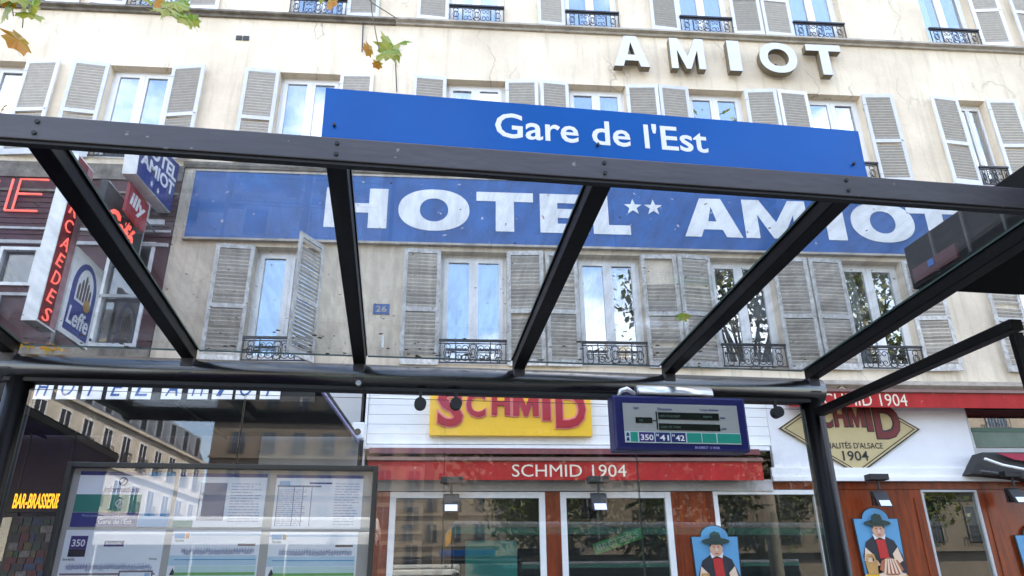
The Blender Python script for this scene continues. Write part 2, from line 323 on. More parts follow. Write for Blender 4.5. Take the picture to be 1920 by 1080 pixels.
# ------------------------------------------------------------------ HOTEL
FY = 11.4
hotel = thing('hotel_building', (0, FY, 0), 'cream plastered hotel with rows of louvred shutters and small iron window railings', 'building')
def rect_wall(x0, x1, z0, z1, holes, y, depth, m, name, parent):
    xs = sorted({x0, x1, *[h[0] for h in holes], *[h[1] for h in holes]}); zs = sorted({z0, z1, *[h[2] for h in holes], *[h[3] for h in holes]})
    xs = [x for x in xs if x0 <= x <= x1]; zs = [z for z in zs if z0 <= z <= z1]
    idx = {}; mb = MB()
    def V(i, j):
        if (i,j) not in idx: idx[(i,j)] = len(mb.v); mb.v.append((xs[i], y, zs[j]))
        return idx[(i,j)]
    for i in range(len(xs)-1):
        for j in range(len(zs)-1):
            cx, cz = (xs[i]+xs[i+1])/2, (zs[j]+zs[j+1])/2
            if any(h[0] < cx < h[1] and h[2] < cz < h[3] for h in holes): continue
            mb.f.append((V(i,j), V(i+1,j), V(i+1,j+1), V(i,j+1)))
    for a, b, c, d in holes:
        y2 = y+depth
        mb.quad((a,y,c),(a,y2,c),(a,y2,d),(a,y,d)); mb.quad((b,y,c),(b,y,d),(b,y2,d),(b,y2,c))
        mb.quad((a,y,d),(a,y2,d),(b,y2,d),(b,y,d)); mb.quad((a,y,c),(b,y,c),(b,y2,c),(a,y2,c))
    return mb.build(name, m, parent)
HW = .56
F1, F2, F3, F4, F5 = (5.10, 7.11), (8.76, 10.75), (12.14, 14.2), (15.5, 17.5), (18.9, 20.9)
cols = [-13.5, -11, -8.47, -5.89, -2.83, .27, 2.60, 4.95, 7.34, 10.42, 12.9, 15.4, 17.9, 20.4]
def colx(c, f):
    if c == 10.42: return {0: 10.52, 2: 10.27}.get(f, c)
    return c
rows = []
for fi, F in enumerate((F1, F2, F3, F4, F5)):
    for c in cols:
        if fi == 0 and c < -4: continue
        rows.append((fi, colx(c, fi), F))
NARROW = lambda fi, x: fi == 1 and 10 < x < 11
upper = [(9.90, 10.50, F[0], F[1]) if NARROW(fi, x) else (x-HW, x+HW, F[0], F[1]) for fi, x, F in rows if fi > 0]
lower = [(x-HW, x+HW, F[0], F[1]) for fi, x, F in rows if fi == 0]
rect_wall(-16, 24, 8.60, 24, upper, FY, .24, CREAM, 'wall', hotel)
rect_wall(-4.78, 24, 4.62, 8.60, lower, FY, .24, TAN, 'wall', hotel)
MB().box(-16, 24, FY+.9, FY+9, 0, 24.5).build('interior', DARK, hotel)
B(-16, 24, FY+.02, FY+.9, 23.2, 24.4).build('roof_slab', LEDGE, hotel)
# ledges between the storeys (a run of stones)
def ledge(z, x0, x1, prof, m, name='ledge'):
    MB().sweep([(FY-a, z+b) for a, b in prof], x0, x1).build(name, m, hotel)
cor = [(-.01,0),(.05,0),(.06,.045),(.13,.06),(.13,.10),(-.01,.115)]
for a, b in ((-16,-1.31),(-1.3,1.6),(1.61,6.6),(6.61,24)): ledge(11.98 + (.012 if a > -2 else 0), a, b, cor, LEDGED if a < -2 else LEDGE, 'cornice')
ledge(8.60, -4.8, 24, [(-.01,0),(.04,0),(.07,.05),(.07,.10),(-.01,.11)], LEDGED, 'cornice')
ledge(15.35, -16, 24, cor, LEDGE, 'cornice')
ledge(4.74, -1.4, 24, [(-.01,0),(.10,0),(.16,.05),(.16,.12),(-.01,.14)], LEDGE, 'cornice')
# window unit (frame > pane, curtain)
def frame_mesh(h, w=2*HW):
    f = MB(); W = w/2
    f.box(-W, -W+.055, 0, .06, 0, h); f.box(W-.055, W, 0, .06, 0, h); f.box(-W+.055, W-.055, 0, .06, h-.06, h); f.box(-W+.055, W-.055, 0, .06, 0, .05)
    for s_ in (-1, 1):
        a, b = (-W+.055, -.004) if s_ < 0 else (.004, W-.055)
        f.box(a, a+.075, -.025, .045, .05, h-.06); f.box(b-.075, b, -.025, .045, .05, h-.06)
        f.box(a+.075, b-.075, -.025, .045, .05, .15); f.box(a+.075, b-.075, -.025, .045, h-.14, h-.06)
    f.box(-.018, .018, -.035, -.0255, .06, h-.07)
    return f.mesh('window_frame', PVC, org=(0,0,0))
def pane_mesh(h):
    x0, x1 = .079, HW-.13
    return MB().box(x0, x1, .004, .012, .15, h-.14).mesh('pane', WGLASS)
def curtain_mesh(h, m):
    mb = MB(); n = 14
    for k in range(n):
        xa, xb = -HW+.06+k*(2*HW-.12)/n, -HW+.06+(k+1)*(2*HW-.12)/n; ya, yb = (.10, .13) if k % 2 else (.13, .10)
        mb.quad((xa,ya,.03),(xb,yb,.03),(xb,yb,h-.05),(xa,ya,h-.05))
    return mb.mesh('curtain', m, smooth=True)
def half_curtain_mesh(h, m, x0, x1):
    mb = MB(); n = 7
    for k in range(n):
        xa, xb = x0+k*(x1-x0)/n, x0+(k+1)*(x1-x0)/n; ya, yb = (.10, .13) if k % 2 else (.13, .10)
        mb.quad((xa,ya,.03),(xb,yb,.03),(xb,yb,h-.05),(xa,ya,h-.05))
    return mb.mesh('curtain', m)
_m = {}
for fi, F in enumerate((F1, F2, F3, F4, F5)):
    h = F[1]-F[0]
    _m[fi] = (frame_mesh(h), pane_mesh(h), curtain_mesh(h, CURT), curtain_mesh(h, CURTW), half_curtain_mesh(h, CURTW, -HW+.06, -.18), half_curtain_mesh(h, CURT, .2, HW-.06))
CUR = {(1,-5.89):3, (1,-8.47):3, (1,-2.83):2, (0,-2.83):2, (0,.27):2, (1,.27):2, (2,.27):2, (2,2.6):2, (2,4.95):2, (2,7.34):2, (2,-8.47):3, (2,-5.89):3, (1,10.42):5, (0,4.95):5, (0,2.6):4, (0,7.34):4, (1,2.6):5, (2,10.27):4}
for fi, x, F in rows:
    fm = _m[fi]; wdw = link('window', fm[0], hotel, (x, .18, F[0]))
    if NARROW(fi, x): wdw.location.x = 10.2; wdw.scale.x = .536
    for s_ in (0, 1):
        ra = R(random.uniform(-.5, .5)); rb = R(random.uniform(-.35, .35))
        link('pane', fm[1], wdw, (0 if s_ else -(HW-.13+.079), 0, 0), (rb, 0, ra))
    k = CUR.get((fi, round(x, 2)))
    if k: link('curtain', fm[k], wdw)
# shutters
def shutter_frame(h, w, m, rail=.46):
    f = MB(); t = .034; f.box(0, .065, 0, t, 0, h); f.box(w-.065, w, 0, t, 0, h)
    f.box(.065, w-.065, 0, t, 0, .11); f.box(.065, w-.065, 0, t, h-.08, h); f.box(.065, w-.065, 0, t, h*rail-.035, h*rail+.04)
    for z in (.2, h-.25): f.box(-.012, .05, -.008, -.0005, z, z+.035)
    f.box(w-.05, w-.02, -.02, -.0005, h*rail, h*rail+.03)
    return f.mesh('shutter', m)
def slat_one(w, m, tilt=42):
    c, s_ = math.cos(R(tilt)), math.sin(R(tilt)); mb = MB(); L_, T = .026, .0045
    P = [(-L_,-T),(L_,-T),(L_,T),(-L_,T)]; pr = [(.017 - (a*c - b*s_)*.72, a*s_+b*c) for a, b in P]
    mb.sweep(pr, .062, w-.062); return mb.mesh('slat', m)
def slat_zs(h, rail, pitch, skip_top=0):
    zs = []; z = .135
    while z < h*rail-.055: zs.append(z); z += pitch
    z = h*rail+.062
    while z < h-.10-skip_top: zs.append(z); z += pitch
    return zs
def slats_joined(h, w, m, pitch=.062, skip_top=0):
    mb = MB(); c, s_ = math.cos(R(38)), math.sin(R(38))
    for z in slat_zs(h, .46, pitch, skip_top):
        P = [(-.026,-.004),(.026,-.004),(.026,.004),(-.026,.004)]
        mb.sweep([(.017-(a*c-b*s_)*.7, z+a*s_+b*c) for a, b in P], .062, w-.062)
    return mb.mesh('slat_panel', m)
_sf = {}
def shutter(x_hinge, side, F, w, ang, fi, missing=0):
    """side -1: leaf lies to the left of the opening, +1: to the right; ang = degrees swung away from the wall"""
    h = F[1]-F[0]+.04; key = (fi, round(w, 2))
    if key not in _sf:
        if fi == 0: _sf[key] = (shutter_frame(h, w, SHUTW), slat_one(w, SLATW), slat_one(w, SLAT))
        else: _sf[key] = (shutter_frame(h, w, SHUT), slats_joined(h, w, SLAT), None)
    fm = _sf[key]
    sh = link('shutter', fm[0], hotel, (x_hinge, -.045, F[0]-.03), (0, 0, R(180+ang) if side < 0 else R(-ang)))
    if side < 0: sh.location.y -= .0; sh.location = (x_hinge, -.012, F[0]-.03)
    if fi == 0:
        for z in slat_zs(h, .46, .066, missing):
            if random.random() < .012: continue
            sl = link('slat', fm[1] if random.random() < .72 else fm[2], sh, (0, 0, z), (0, R(random.uniform(-.5, .5)), 0))
            if side < 0: sl.scale.y = -1; sl.location.y = .034
    else:
        sl = link('slat_panel', fm[1], sh, kind='stuff')
        if side < 0: sl.scale.y = -1; sl.location.y = .034
    if ang > 90:
        for c in sh.children:
            c.scale.y *= -1; c.location.y = .034 if c.scale.y < 0 else 0
    return sh
for fi, x, F in rows:
    if fi >= 3 or x > 13 or x < -9: continue
    dR = .62; dL = .62
    a, b = random.uniform(2, 7), random.uniform(2, 7)
    if abs(x-2.6) < .01 and fi < 3: dL = .555
    if abs(x-4.95) < .01: dL = .60
    if fi == 0 and x < -2: b = 118                       # the half closed leaf
    if NARROW(fi, x): x = 10.46
    if fi == 1 and x < -5 and x > -6: a, b = 7, 9
    if fi == 1 and x < -8: b = 6
    if not (fi == 2 and 10 < x < 11) and not (fi == 2 and x < -2 and x > -3):
        shutter(x-HW if not 10.45 < x < 10.47 else 9.9, -1, F, dL, a, fi)
    if not (fi == 2 and (.2 < x < .3 or 2.5 < x < 3 or 7.2 < x < 7.5)):
        shutter(x+HW if not 10.45 < x < 10.47 else 10.5, 1, F, dR, b, fi, .42 if fi == 0 and abs(x-2.6) < .1 else 0)
# iron railings
def spiral(cx, cz, r0, turns, a0, s_=1, n=16):
    return [(cx+s_*r0*(1-.78*k/n)*math.cos(a0+2*math.pi*turns*k/n), 0, cz+r0*(1-.78*k/n)*math.sin(a0+2*math.pi*turns*k/n)) for k in range(n+1)]
scr = MB()
scr.tube([(0,0,.02)] + spiral(.085, .10, .07, 1.15, math.pi), .0075, 5)
scr.tube([(0,0,.33)] + [(x, y, .35-z) for x, y, z in spiral(.085, .10, .06, 1.1, math.pi)], .0075, 5)
scr.tube([(.015,0,.05),(.03,0,.17),(.012,0,.30)], .007, 5)
scrm = scr.mesh('scroll', IRON)
fl = MB()
fl.tube([(.055*math.cos(a*math.pi/8),0,.17+.075*math.sin(a*math.pi/8)) for a in range(17)], .0085, 5, False)
fl.tube([(-.03,0,.17),(0,0,.26),(.03,0,.17),(0,0,.08),(-.03,0,.17)], .008, 5)
for s_ in (-1,1): fl.tube([(0,0,.02),(s_*.05,0,.05),(s_*.04,0,.10)], .008, 5); fl.tube([(0,0,.33),(s_*.05,0,.30),(s_*.04,0,.245)], .008, 5)
flm = fl.mesh('rosette', IRON)
rl = MB(); rl.box(-HW+.01, HW-.01, -.032, .022, .365, .40); rl.box(-HW+.01, HW-.01, -.012, .012, 0, .02); rl.box(-HW+.01, HW-.01, -.010, .010, .325, .34)
for xx in (-HW+.02, HW-.035, -.29, .275): rl.box(xx, xx+.015, -.008, .008, .02, .365)
rlm = rl.mesh('railing', IRON)
for fi, x, F in rows:
    if fi > 2 or x > 13 or x < -9: continue
    r_ = link('railing', rlm, hotel, (x, -.05, F[0]+.0))
    if NARROW(fi, x): r_.location.x = 10.2; r_.scale.x = .536
    link('rosette', flm, r_); link('rosette', flm, r_, (-.415, 0, 0)) ; link('rosette', flm, r_, (.415, 0, 0))
    for xx, sx in ((-.05,-1),(.05,1),(-.52,1),(.52,-1)):
        if abs(xx) > .4: continue
        q = link('scroll', scrm, r_, (xx, 0, 0)); q.scale.x = sx
    for xx, sx in ((-.285,1),(.285,-1)):
        q = link('scroll', scrm, r_, (xx, 0, 0)); q.scale.x = sx*.75
# fixings on the wall: rods, vent, number plate
def rod(a, b, r=.012, name='wall_rod', m=None):
    pa, pb = at(*a, FY-.06), at(*b, FY-.06); MB().tube([pa, pb], r, 6).build(name, m or DGREY, hotel)
rod((741, 103), (744, 172)); rod((681, 42), (679, 97), .014)
rod((718, 628), (717, 652), .02, 'wall_pipe', HWHITE)
p = at(455, 72); v = MB(); v.box(p.x-.12, p.x-.01, FY-.02, FY-.002, p.z-.05, p.z+.05); v.box(p.x+.01, p.x+.12, FY-.02, FY-.002, p.z-.05, p.z+.05); v.build('wall_vent', DGREY, hotel)
p = at(715, 580); tg = thing('number_plate', (p.x, FY-.004, p.z), 'small blue enamel house number 26 on the tan wall left of a shutter', 'number plate')
B(p.x-.13, p.x+.13, FY-.02, FY-.004, p.z-.09, p.z+.09).build('plate', HBLUE, tg, .003)
stamp(MB(), text('26', .02), (p.x-.09, FY-.0201, p.z-.055), XP, ZP, .18, .11, .004).build('numerals', LEDGE, tg)

# ------------------------------------------------------------------ long blue HOTEL ** AMIOT sign
sg = thing('hotel_name_sign', (2.2, FY, 7.2), 'long faded blue sign with big white letters HOTEL AMIOT around two stars', 'sign')
SY0 = FY-.075
B(-4.56, 9.35, SY0, FY-.003, 7.23, 8.50).build('panel', HBLUE, sg)
f = MB(); f.box(-4.6, 9.39, SY0-.012, FY-.003, 7.19, 7.229); f.box(-4.6, 9.39, SY0-.012, FY-.003, 8.501, 8.535)
f.box(-4.6, -4.561, SY0-.012, FY-.003, 7.2295, 8.5005); f.box(9.351, 9.39, SY0-.012, FY-.003, 7.2295, 8.5005); f.build('rim', LEDGE, sg)
LZ0, LZ1 = 7.475, 8.25
def letter(ch, x0, x1, z0, z1, y, t, h, m, parent, d=.006, name='letter'):
    mb = MB(); stamp(mb, glyph(ch, t, h), (x0, y, z0), XP, ZP, x1-x0, z1-z0, d); return mb.build(name, m, parent)
for ch, a, b, t in (('H',-2.30,-1.24,.30),('O',-1.05,.18,.30),('T',.30,1.30,.32),('E',1.42,2.28,.36),('L',2.36,3.02,.42),
                    ('A',3.99,5.04,.30),('M',5.10,6.28,.27),('I',6.62,6.97,.3),('O',7.10,8.30,.30),('T',8.20,9.22,.32)):
    letter(ch, a, b, LZ0-(.02 if ch == 'O' else 0), LZ1+(.02 if ch == 'O' else 0), SY0-.001, t, .235 if ch != 'O' else .22, HWHITE, sg, .008)
for a in (2.93, 3.30): letter('*', a, a+.32, 7.90, 8.20, SY0-.001, .3, .2, HWHITE, sg, .008, 'star')
# ------------------------------------------------------------------ raised AMIOT letters
aw = thing('raised_wall_letters', (5.3, FY, 11.05), 'thick white raised capital letters spelling AMIOT below the upper cornice', 'lettering')
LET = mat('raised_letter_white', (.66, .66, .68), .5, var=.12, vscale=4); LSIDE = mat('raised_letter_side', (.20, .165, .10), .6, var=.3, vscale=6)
YL = FY-.22
for ch, a, b, t in (('A',2.93,3.63,.28),('M',4.06,4.74,.25),('I',5.22,5.47,.3),('O',5.86,6.62,.22),('T',6.84,7.56,.27)):
    mb = MB(); za, zb = 11.06, 11.80
    stamp(mb, glyph(ch, t, .21 if ch != 'O' else .21), (a, YL+.15, za), XP, ZP, b-a, zb-za, .15)
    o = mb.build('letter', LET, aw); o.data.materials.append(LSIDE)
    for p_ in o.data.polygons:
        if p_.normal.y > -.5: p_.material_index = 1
    pn = MB(); pn.box((a+b)/2-.02, (a+b)/2+.02, YL+.151, FY-.001, za+.3, za+.34); pn.build('fixing_pin', DGREY, aw)

# ------------------------------------------------------------------ burgundy bar front, left
caf = thing('burgundy_bar_front', (-9, FY, 0), 'dark burgundy clad upper wall of the bar with white window frames', 'building')
z_top = 8.62
holes = [(-7.42,-6.80,6.30,6.98),(-5.72,-5.0,5.3,7.12)]
rect_wall(-16, -4.78, 4.62, z_top, holes, FY-.03, .25, BURG, 'wall', caf)
k = 0
z = 7.22
while z < 8.0:      # horizontal boards of the cladding
    B(-16, -4.79, FY-.045, FY-.0305, z, z+.085).build('board', BURG, caf, .004); z += .1
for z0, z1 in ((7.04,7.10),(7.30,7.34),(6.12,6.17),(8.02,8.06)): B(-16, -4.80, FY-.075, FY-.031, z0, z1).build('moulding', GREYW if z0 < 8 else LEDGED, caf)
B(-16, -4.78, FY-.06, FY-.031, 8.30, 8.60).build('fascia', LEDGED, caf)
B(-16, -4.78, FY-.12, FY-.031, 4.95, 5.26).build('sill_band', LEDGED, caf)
for a, b, c, d in holes:
    fr = MB(); y0, y1 = FY-.06, FY+.0; w_ = .055
    fr.box(a-.0, a+w_, y0, y1+.1, c, d); fr.box(b-w_, b, y0, y1+.1, c, d); fr.box(a+w_, b-w_, y0, y1+.1, d-w_, d); fr.box(a+w_, b-w_, y0, y1+.1, c, c+w_)
    wf = fr.build('window', PVC, caf); B(a+w_, b-w_, FY+.04, FY+.05, c+w_, d-w_).build('pane', SGLASS, wf); B(a+.02, b-.02, FY+.12, FY+.14, c+.02, d-.02).build('blind', BURG, wf)
MB().tube([(-6.25,FY-.08,5.3),(-6.28,FY-.08,7.0)], .03, 8).build('drainpipe', GREYW, caf, smooth=True)
MB().tube([(-7.2,FY-.1,5.0),(-7.22,FY-.1,6.1)], .05, 8).build('drainpipe', GREYW, caf, smooth=True)
# neon E and white L on the cladding
def neon_path(mb, pts, r=.018): mb.tube(pts, r, 6)
ne = thing('neon_letter', (-7.1, FY-.1, 7.6), 'double red neon tube letter E glowing on the burgundy wall', 'neon sign')
y = FY-.10; mb = MB(); a, b, c, d = -7.50, -6.93, 7.62, 8.22
neon_path(mb, [(a,y,c),(a,y,d)]); neon_path(mb, [(a+.12,y,c),(a+.12,y,d),(b,y,d)]); neon_path(mb, [(a+.12,y,(c+d)/2+.02),(b-.05,y,(c+d)/2+.02)]); neon_path(mb, [(a,y,c),(b-.05,y,c)]); mb.build('tube', NEON, ne)
MB().box(a+.03,a+.09,y+.02,FY-.046,c+.05,d-.05).build('letter_back', BURG, ne)
for dx, dz in ((-.35,.5),(.82,-.0)):
    mb = MB(); neon_path(mb, [(a+dx,y,c+dz),(a+dx+.14,y,c+dz+.06)]); mb.build('tube', NEON, ne)
ll = MB(); wl = at(285, 385), at(318, 430)
letter('L', -5.24, -4.90, 7.40, 7.98, FY-.11, .22, .16, GREYW, None, .05, 'wall_letter')
tag(bpy.data.objects['wall_letter'], 'single grey white raised letter L under the blue projecting hotel sign', 'letter')

# ---- projecting signs (planes across the wall)
def yz(X, y, z): return Vector((X, y, z))
UY = Vector((0,1,0))
PX = -4.86
ps = thing('projecting_hotel_sign', (PX-.1, FY, 7.6), 'blue and white box sign reading HOTEL AMIOT sticking out from the wall above the bar', 'sign')
Q00, Q10, Q11, Q01 = (9.92,7.56), (11.33,7.66), (11.33,8.62), (9.83,8.33)
MB().prism([(PX,*Q00),(PX,*Q10),(PX,*Q11),(PX,*Q01)], (-.21,0,0)).build('casing', WHITE, ps, .006)
def bil(a, b): return [Q00[i]*(1-a)*(1-b)+Q10[i]*a*(1-b)+Q11[i]*a*b+Q01[i]*(1-a)*b for i in (0,1)]
MB().prism([(PX+.0005,*bil(a,b)) for a,b in ((.01,.015),(.99,.015),(.99,.985),(.01,.985))], (.006,0,0)).build('face', mat('deep_blue_panel', (.012, .030, .18), .35, var=.15), ps)
def stampq(word, a0, a1, b0, b1, tilt):
    vs, fs, W, H = text(word, .03); mb = MB(); mb.add([(PX+.007+z*.003, *bil(a0+(a1-a0)*x, b0+(b1-b0)*y+tilt*x)) for x, y, z in vs], fs); mb.build('lettering', HWHITE, ps)
stampq('HOTEL', .03, .97, .62, .90, -.02); stampq('AMIOT', .05, .96, .30, .56, 0)
mb = MB(); stamp(mb, glyph('*'), (PX+.007, 10.40, 7.66), UY, ZP, .11, .11, .003); mb.build('star', HWHITE, ps); mb = MB(); stamp(mb, glyph('*'), (PX+.007, 10.66, 7.68), UY, ZP, .11, .11, .003); mb.build('star', HWHITE, ps)
for zz in (7.8, 8.4): MB().tube([(PX-.1,11.32,zz),(PX-.1,FY,zz)], .02, 8).build('bracket', DGREY, ps)
NXX = -5.6
nb = thing('neon_light_box', (NXX-.1, 9.9, 5.1), 'tall white light box with stacked red neon letters standing out over the pavement', 'sign')
B(NXX-.20, NXX, 9.66, 10.16, 5.10, 7.72).build('casing', WHITE, nb, .006)
B(NXX+.0005, NXX+.006, 9.68, 9.98, 5.13, 7.69).build('face', mat('dark_red_face', (.16, .015, .02), .4), nb)
B(NXX+.0005, NXX+.006, 9.985, 10.14, 5.13, 7.69).build('side_strip', mat('pinkish_strip', (.36, .20, .21), .5), nb)
zz = 7.42
for ch in 'BARCAEDES':
    mb = MB(); stamp(mb, text(ch, -.004, .25), (NXX+.02, 9.72, zz-.10), UY, ZP, .20, .20, .012); mb.build('neon_letter', NEON, nb); zz -= .272
for zz in (5.4, 7.4): MB().tube([(NXX-.1,10.16,zz),(NXX-.1,FY-.03,zz)], .025, 8).build('bracket', DGREY, nb)
# beer sign with gothic arch
bs = thing('beer_sign', (NXX-.03, 10.7, 5.15), 'white panel with blue gothic arch and the word Leffe beside the neon light box', 'sign')
B(NXX-.06, NXX, 10.21, 11.12, 5.16, 6.47).build('panel', WHITE, bs, .005)
LB = mat('beer_blue', (.012, .03, .20), .35); GOLD = mat('ochre_paint', (.35, .20, .04), .5)
def arch(y0, y1, z0, zs, zt, n=8):
    c = (y0+y1)/2; P = [(y0,z0),(y1,z0),(y1,zs)]
    for i in range(1, n): a = i/n; P.append((y1-(y1-c)*(1-math.cos(a*math.pi/2)), zs+(zt-zs)*math.sin(a*math.pi/2)))
    P.append((c, zt))
    for i in range(n-1, 0, -1): a = i/n; P.append((y0+(c-y0)*(1-math.cos(a*math.pi/2)), zs+(zt-zs)*math.sin(a*math.pi/2)))
    P.append((y0, zs)); return P
MB().prism([yz(NXX+.0005,a,b) for a,b in arch(10.30,11.03,5.24,5.9,6.36)], (.005,0,0)).build('arch_field', LB, bs)
MB().prism([yz(NXX+.006,a,b) for a,b in arch(10.42,10.91,5.72,5.95,6.27)], (.004,0,0)).build('arch_window', HWHITE, bs)
mb = MB()
for i in range(5): MB.prism(mb, [yz(NXX+.0105,a,b) for a,b in arch(10.46+i*.085,10.52+i*.085,5.76,5.92+.07*(2-abs(i-2)),6.0+.09*(2-abs(i-2)))], (.003,0,0))
mb.build('window_lights', mat('lead_brown', (.09, .06, .05), .6), bs)
MB().prism([yz(NXX+.0105,10.80+.1*math.cos(i*math.pi/6),5.74+.1*math.sin(i*math.pi/6)) for i in range(12)], (.006,0,0)).build('seal', GOLD, bs)
mb = MB(); stamp(mb, text('Leffe', .02, .1), (NXX+.006, 10.34, 5.34), UY, ZP, .64, .27, .004); mb.build('lettering', HWHITE, bs)
CX = -5.2
cs = thing('cafe_neon_sign', (CX-.05, 10.6, 6.8), 'dark box sign with the word Café in glowing red neon script', 'neon sign')
B(CX-.12, CX, 9.85, 11.30, 6.52, 7.42).build('casing', DGREY, cs, .03)
fr = MB(); fr.box(CX+.0005, CX+.012, 9.87, 11.28, 7.38, 7.40); fr.box(CX+.0005, CX+.012, 9.87, 11.28, 6.54, 6.56); fr.box(CX+.0005, CX+.012, 11.26, 11.28, 6.561, 7.379); fr.build('rim', GREYW, cs)
mb = MB(); stamp(mb, text('Café', .018, .35), (CX+.02, 9.98, 6.68), UY, ZP, .95, .42, .02); mb.build('neon_letters', NEON, cs)
mb = MB(); random.seed(3)
for i in range(9): a = random.uniform(10.1, 10.9); b = random.uniform(6.66, 7.1); mb.tube([(CX+.015,a,b),(CX+.015,a+random.uniform(-.08,.08),b+random.uniform(-.1,.1))], .008, 5)
mb.build('neon_scroll', NEON, cs)
IX = -5.02
is_ = thing('coffee_sign', (IX-.02, 10.6, 7.1), 'small red panel with slanted white word illy, below the projecting hotel sign', 'sign')
B(IX-.05, IX, 10.16, 10.90, 7.07, 7.56).build('panel', mat('coffee_red', (.30, .012, .018), .4), is_, .004)
mb = MB(); stamp(mb, text('illy', .03, .15), (IX+.0005, 10.24, 7.17), UY, ZP, .56, .30, .004); mb.build('lettering', HWHITE, is_)
MB().tube([(IX-.025,10.9,7.3),(IX-.025,FY-.03,7.3)], .015, 6).build('bracket', DGREY, is_)

# ------------------------------------------------------------------ bar awning and what is under it
AW = mat('black_awning_fabric', (.018, .017, .018), .85, var=.3, vscale=3)
ca = thing('bar_awning', (-6, FY, 3.8), 'big black flat awning over the bar terrace with tiles spelling HOTEL AMIOT along its front', 'awning')
ax1 = -1.49
MB().prism([(-14,8.26,3.90),(ax1-.06,8.26,3.90),(ax1+.02,11.3,3.90),(-14,11.3,3.90)], (0,0,.05)).build('canvas', AW, ca)
B(-14, -1.58, 8.20, 8.258, 3.66, 3.97).build('valance', AW, ca)
LIL = mat('lilac_edge', (.33, .33, .62), .4)
MB().tube([(-1.53,8.3,3.83),(-1.45,11.33,3.83)], .022, 8).build('side_bar', LIL, ca)
for xx in (-12, -9, -6, -3.4): MB().tube([(xx,8.3,3.87),(xx,11.33,3.87)], .02, 6).build('rafter', DGREY, ca)
tx0 = [62-6, 103, 150, 197, 243, 300, 350, 396, 440, 486]
for ch, px in zip('HOTELAMIOT', tx0):
    p0 = at(px, 748, 8.18); p1 = at(px+38, 748, 8.18); wv = p1.x-p0.x
    t_ = B(p0.x, p0.x+wv, 8.186, 8.198, p0.z, p0.z+.26).build('letter_tile', WHITE, ca, .002)
    mb = MB(); stamp(mb, text(ch, .0, .25), (p0.x+wv*.2, 8.1855, p0.z+.035), XP, ZP, wv*.62, .20, .003); mb.build('letter', HBLUE, t_)
# bar ground floor
bg_ = thing('bar_ground_floor', (-8, FY, 0), 'dark glazed ground floor of the bar under the black awning', 'building')
B(-16, -1.42, FY-.02, FY+.2, 0, 4.62).build('wall', mat('dark_burgundy_wood', (.022, .008, .010), .5, var=.3), bg_)
for i in range(8):
    x = -13.5+i*1.5
    if x > -3: break
    fr = MB(); fr.box(x, x+1.35, FY-.06, FY-.021, .5, .58); fr.box(x, x+.06, FY-.06, FY-.021, .58, 2.75); fr.box(x+1.29, x+1.35, FY-.06, FY-.021, .58, 2.75); fr.box(x, x+1.35, FY-.06, FY-.021, 2.75, 2.83)
    wf = fr.build('window', DGREY, bg_); B(x+.06, x+1.29, FY-.045, FY-.035, .58, 2.75).build('pane', SGLASS, wf)
B(-2.9, -1.45, FY-.06, FY-.021, 3.2, 4.62).build('grey_panel', GREYW, bg_)
p0, p1 = at(28, 925, 10.9), at(108, 953, 10.9)
ls = thing('led_sign', (p0.x, 10.95, p0.z), 'amber LED sign reading BAR-BRASSERIE glowing in the dark under the awning', 'sign')
B(p0.x-.1, p1.x+.1, 10.92, 11.0, p1.z-.05, p0.z+.05).build('casing', RUBBER, ls)
mb = MB(); stamp(mb, text('BAR-BRASSERIE', .02), (p0.x-.0, 10.915, p1.z), XP, ZP, p1.x-p0.x, p0.z-p1.z, .003); mb.build('lettering', LED, ls)
for zz in (p0.x, p1.x): MB().tube([(zz,10.96,p0.z+.05),(zz,10.96,3.9)], .012, 6).build('hanger', DGREY, ls)
random.seed(11)
bd = thing('menu_board', (at(66,1000,11.1).x, 11.1, 1.3), 'board covered with small coloured menu pictures under the LED sign', 'board')
q0, q1 = at(30, 968, 11.1), at(108, 1080, 11.1)
B(q0.x, q1.x+.0, 11.08, 11.12, q1.z-.6, q0.z).build('board', DGREY, bd)
cs_ = [(.12,.012,.012),(.02,.05,.12),(.12,.10,.03),(.20,.19,.18),(.02,.06,.03),(.08,.04,.015),(.02,.02,.02)]
z = q0.z-.03
while z > q1.z-.3:
    hz = random.uniform(.06, .15); x = q0.x+.01
    while x < q1.x-.06:
        wx = random.uniform(.07, .17); c = random.choice(cs_)
        B(x, min(x+wx, q1.x)-.012, 11.068, 11.079, z-hz+.01, z).build('picture', mat('menu_%d' % cs_.index(c), c, .5, col2=tuple(k*.15 for k in c), vscale=26), bd); x += wx
    z -= hz
sp = at(672, 808, 11.2); sc_ = thing('security_camera', (sp.x, 11.3, sp.z), 'small white security camera on the grey wall beside the awning end', 'camera')
B(sp.x-.09, sp.x+.09, 11.12, 11.28, sp.z-.13, sp.z+.12).build('housing', WHITE, sc_, .02); MB().tube([(sp.x,11.11,sp.z-.03),(sp.x,11.13,sp.z-.03)], .05, 12).build('lens', RUBBER, sc_)
B(sp.x-.03, sp.x+.03, 11.28, 11.34, sp.z, sp.z+.05).build('bracket', DGREY, sc_)

# ------------------------------------------------------------------ SHOP
shop = thing('delicatessen_shopfront', (4, FY, 0), 'shopfront with white boarded fascia, brown varnished pillars and white framed windows', 'shopfront')
GY = FY-.10
# fascia boards, left bay
z = 3.80
while z < 4.66: B(-1.33, 4.98, GY, FY-.001, z, min(z+.146, 4.70)).build('board', WHITE, shop, .003); z += .15
B(-1.36, 4.9, GY-.12, FY-.002, 3.70, 3.765).build('ledge', WHITE, shop, .004)
B(-1.37, -1.335, GY-.03, FY-.001, 1.5, 4.72).build('edge_trim', WHITE, shop)
B(2.05+.42, 2.11+.42, GY-.03, GY-.0005, 3.766, 3.93).build('bracket', WHITE, shop)
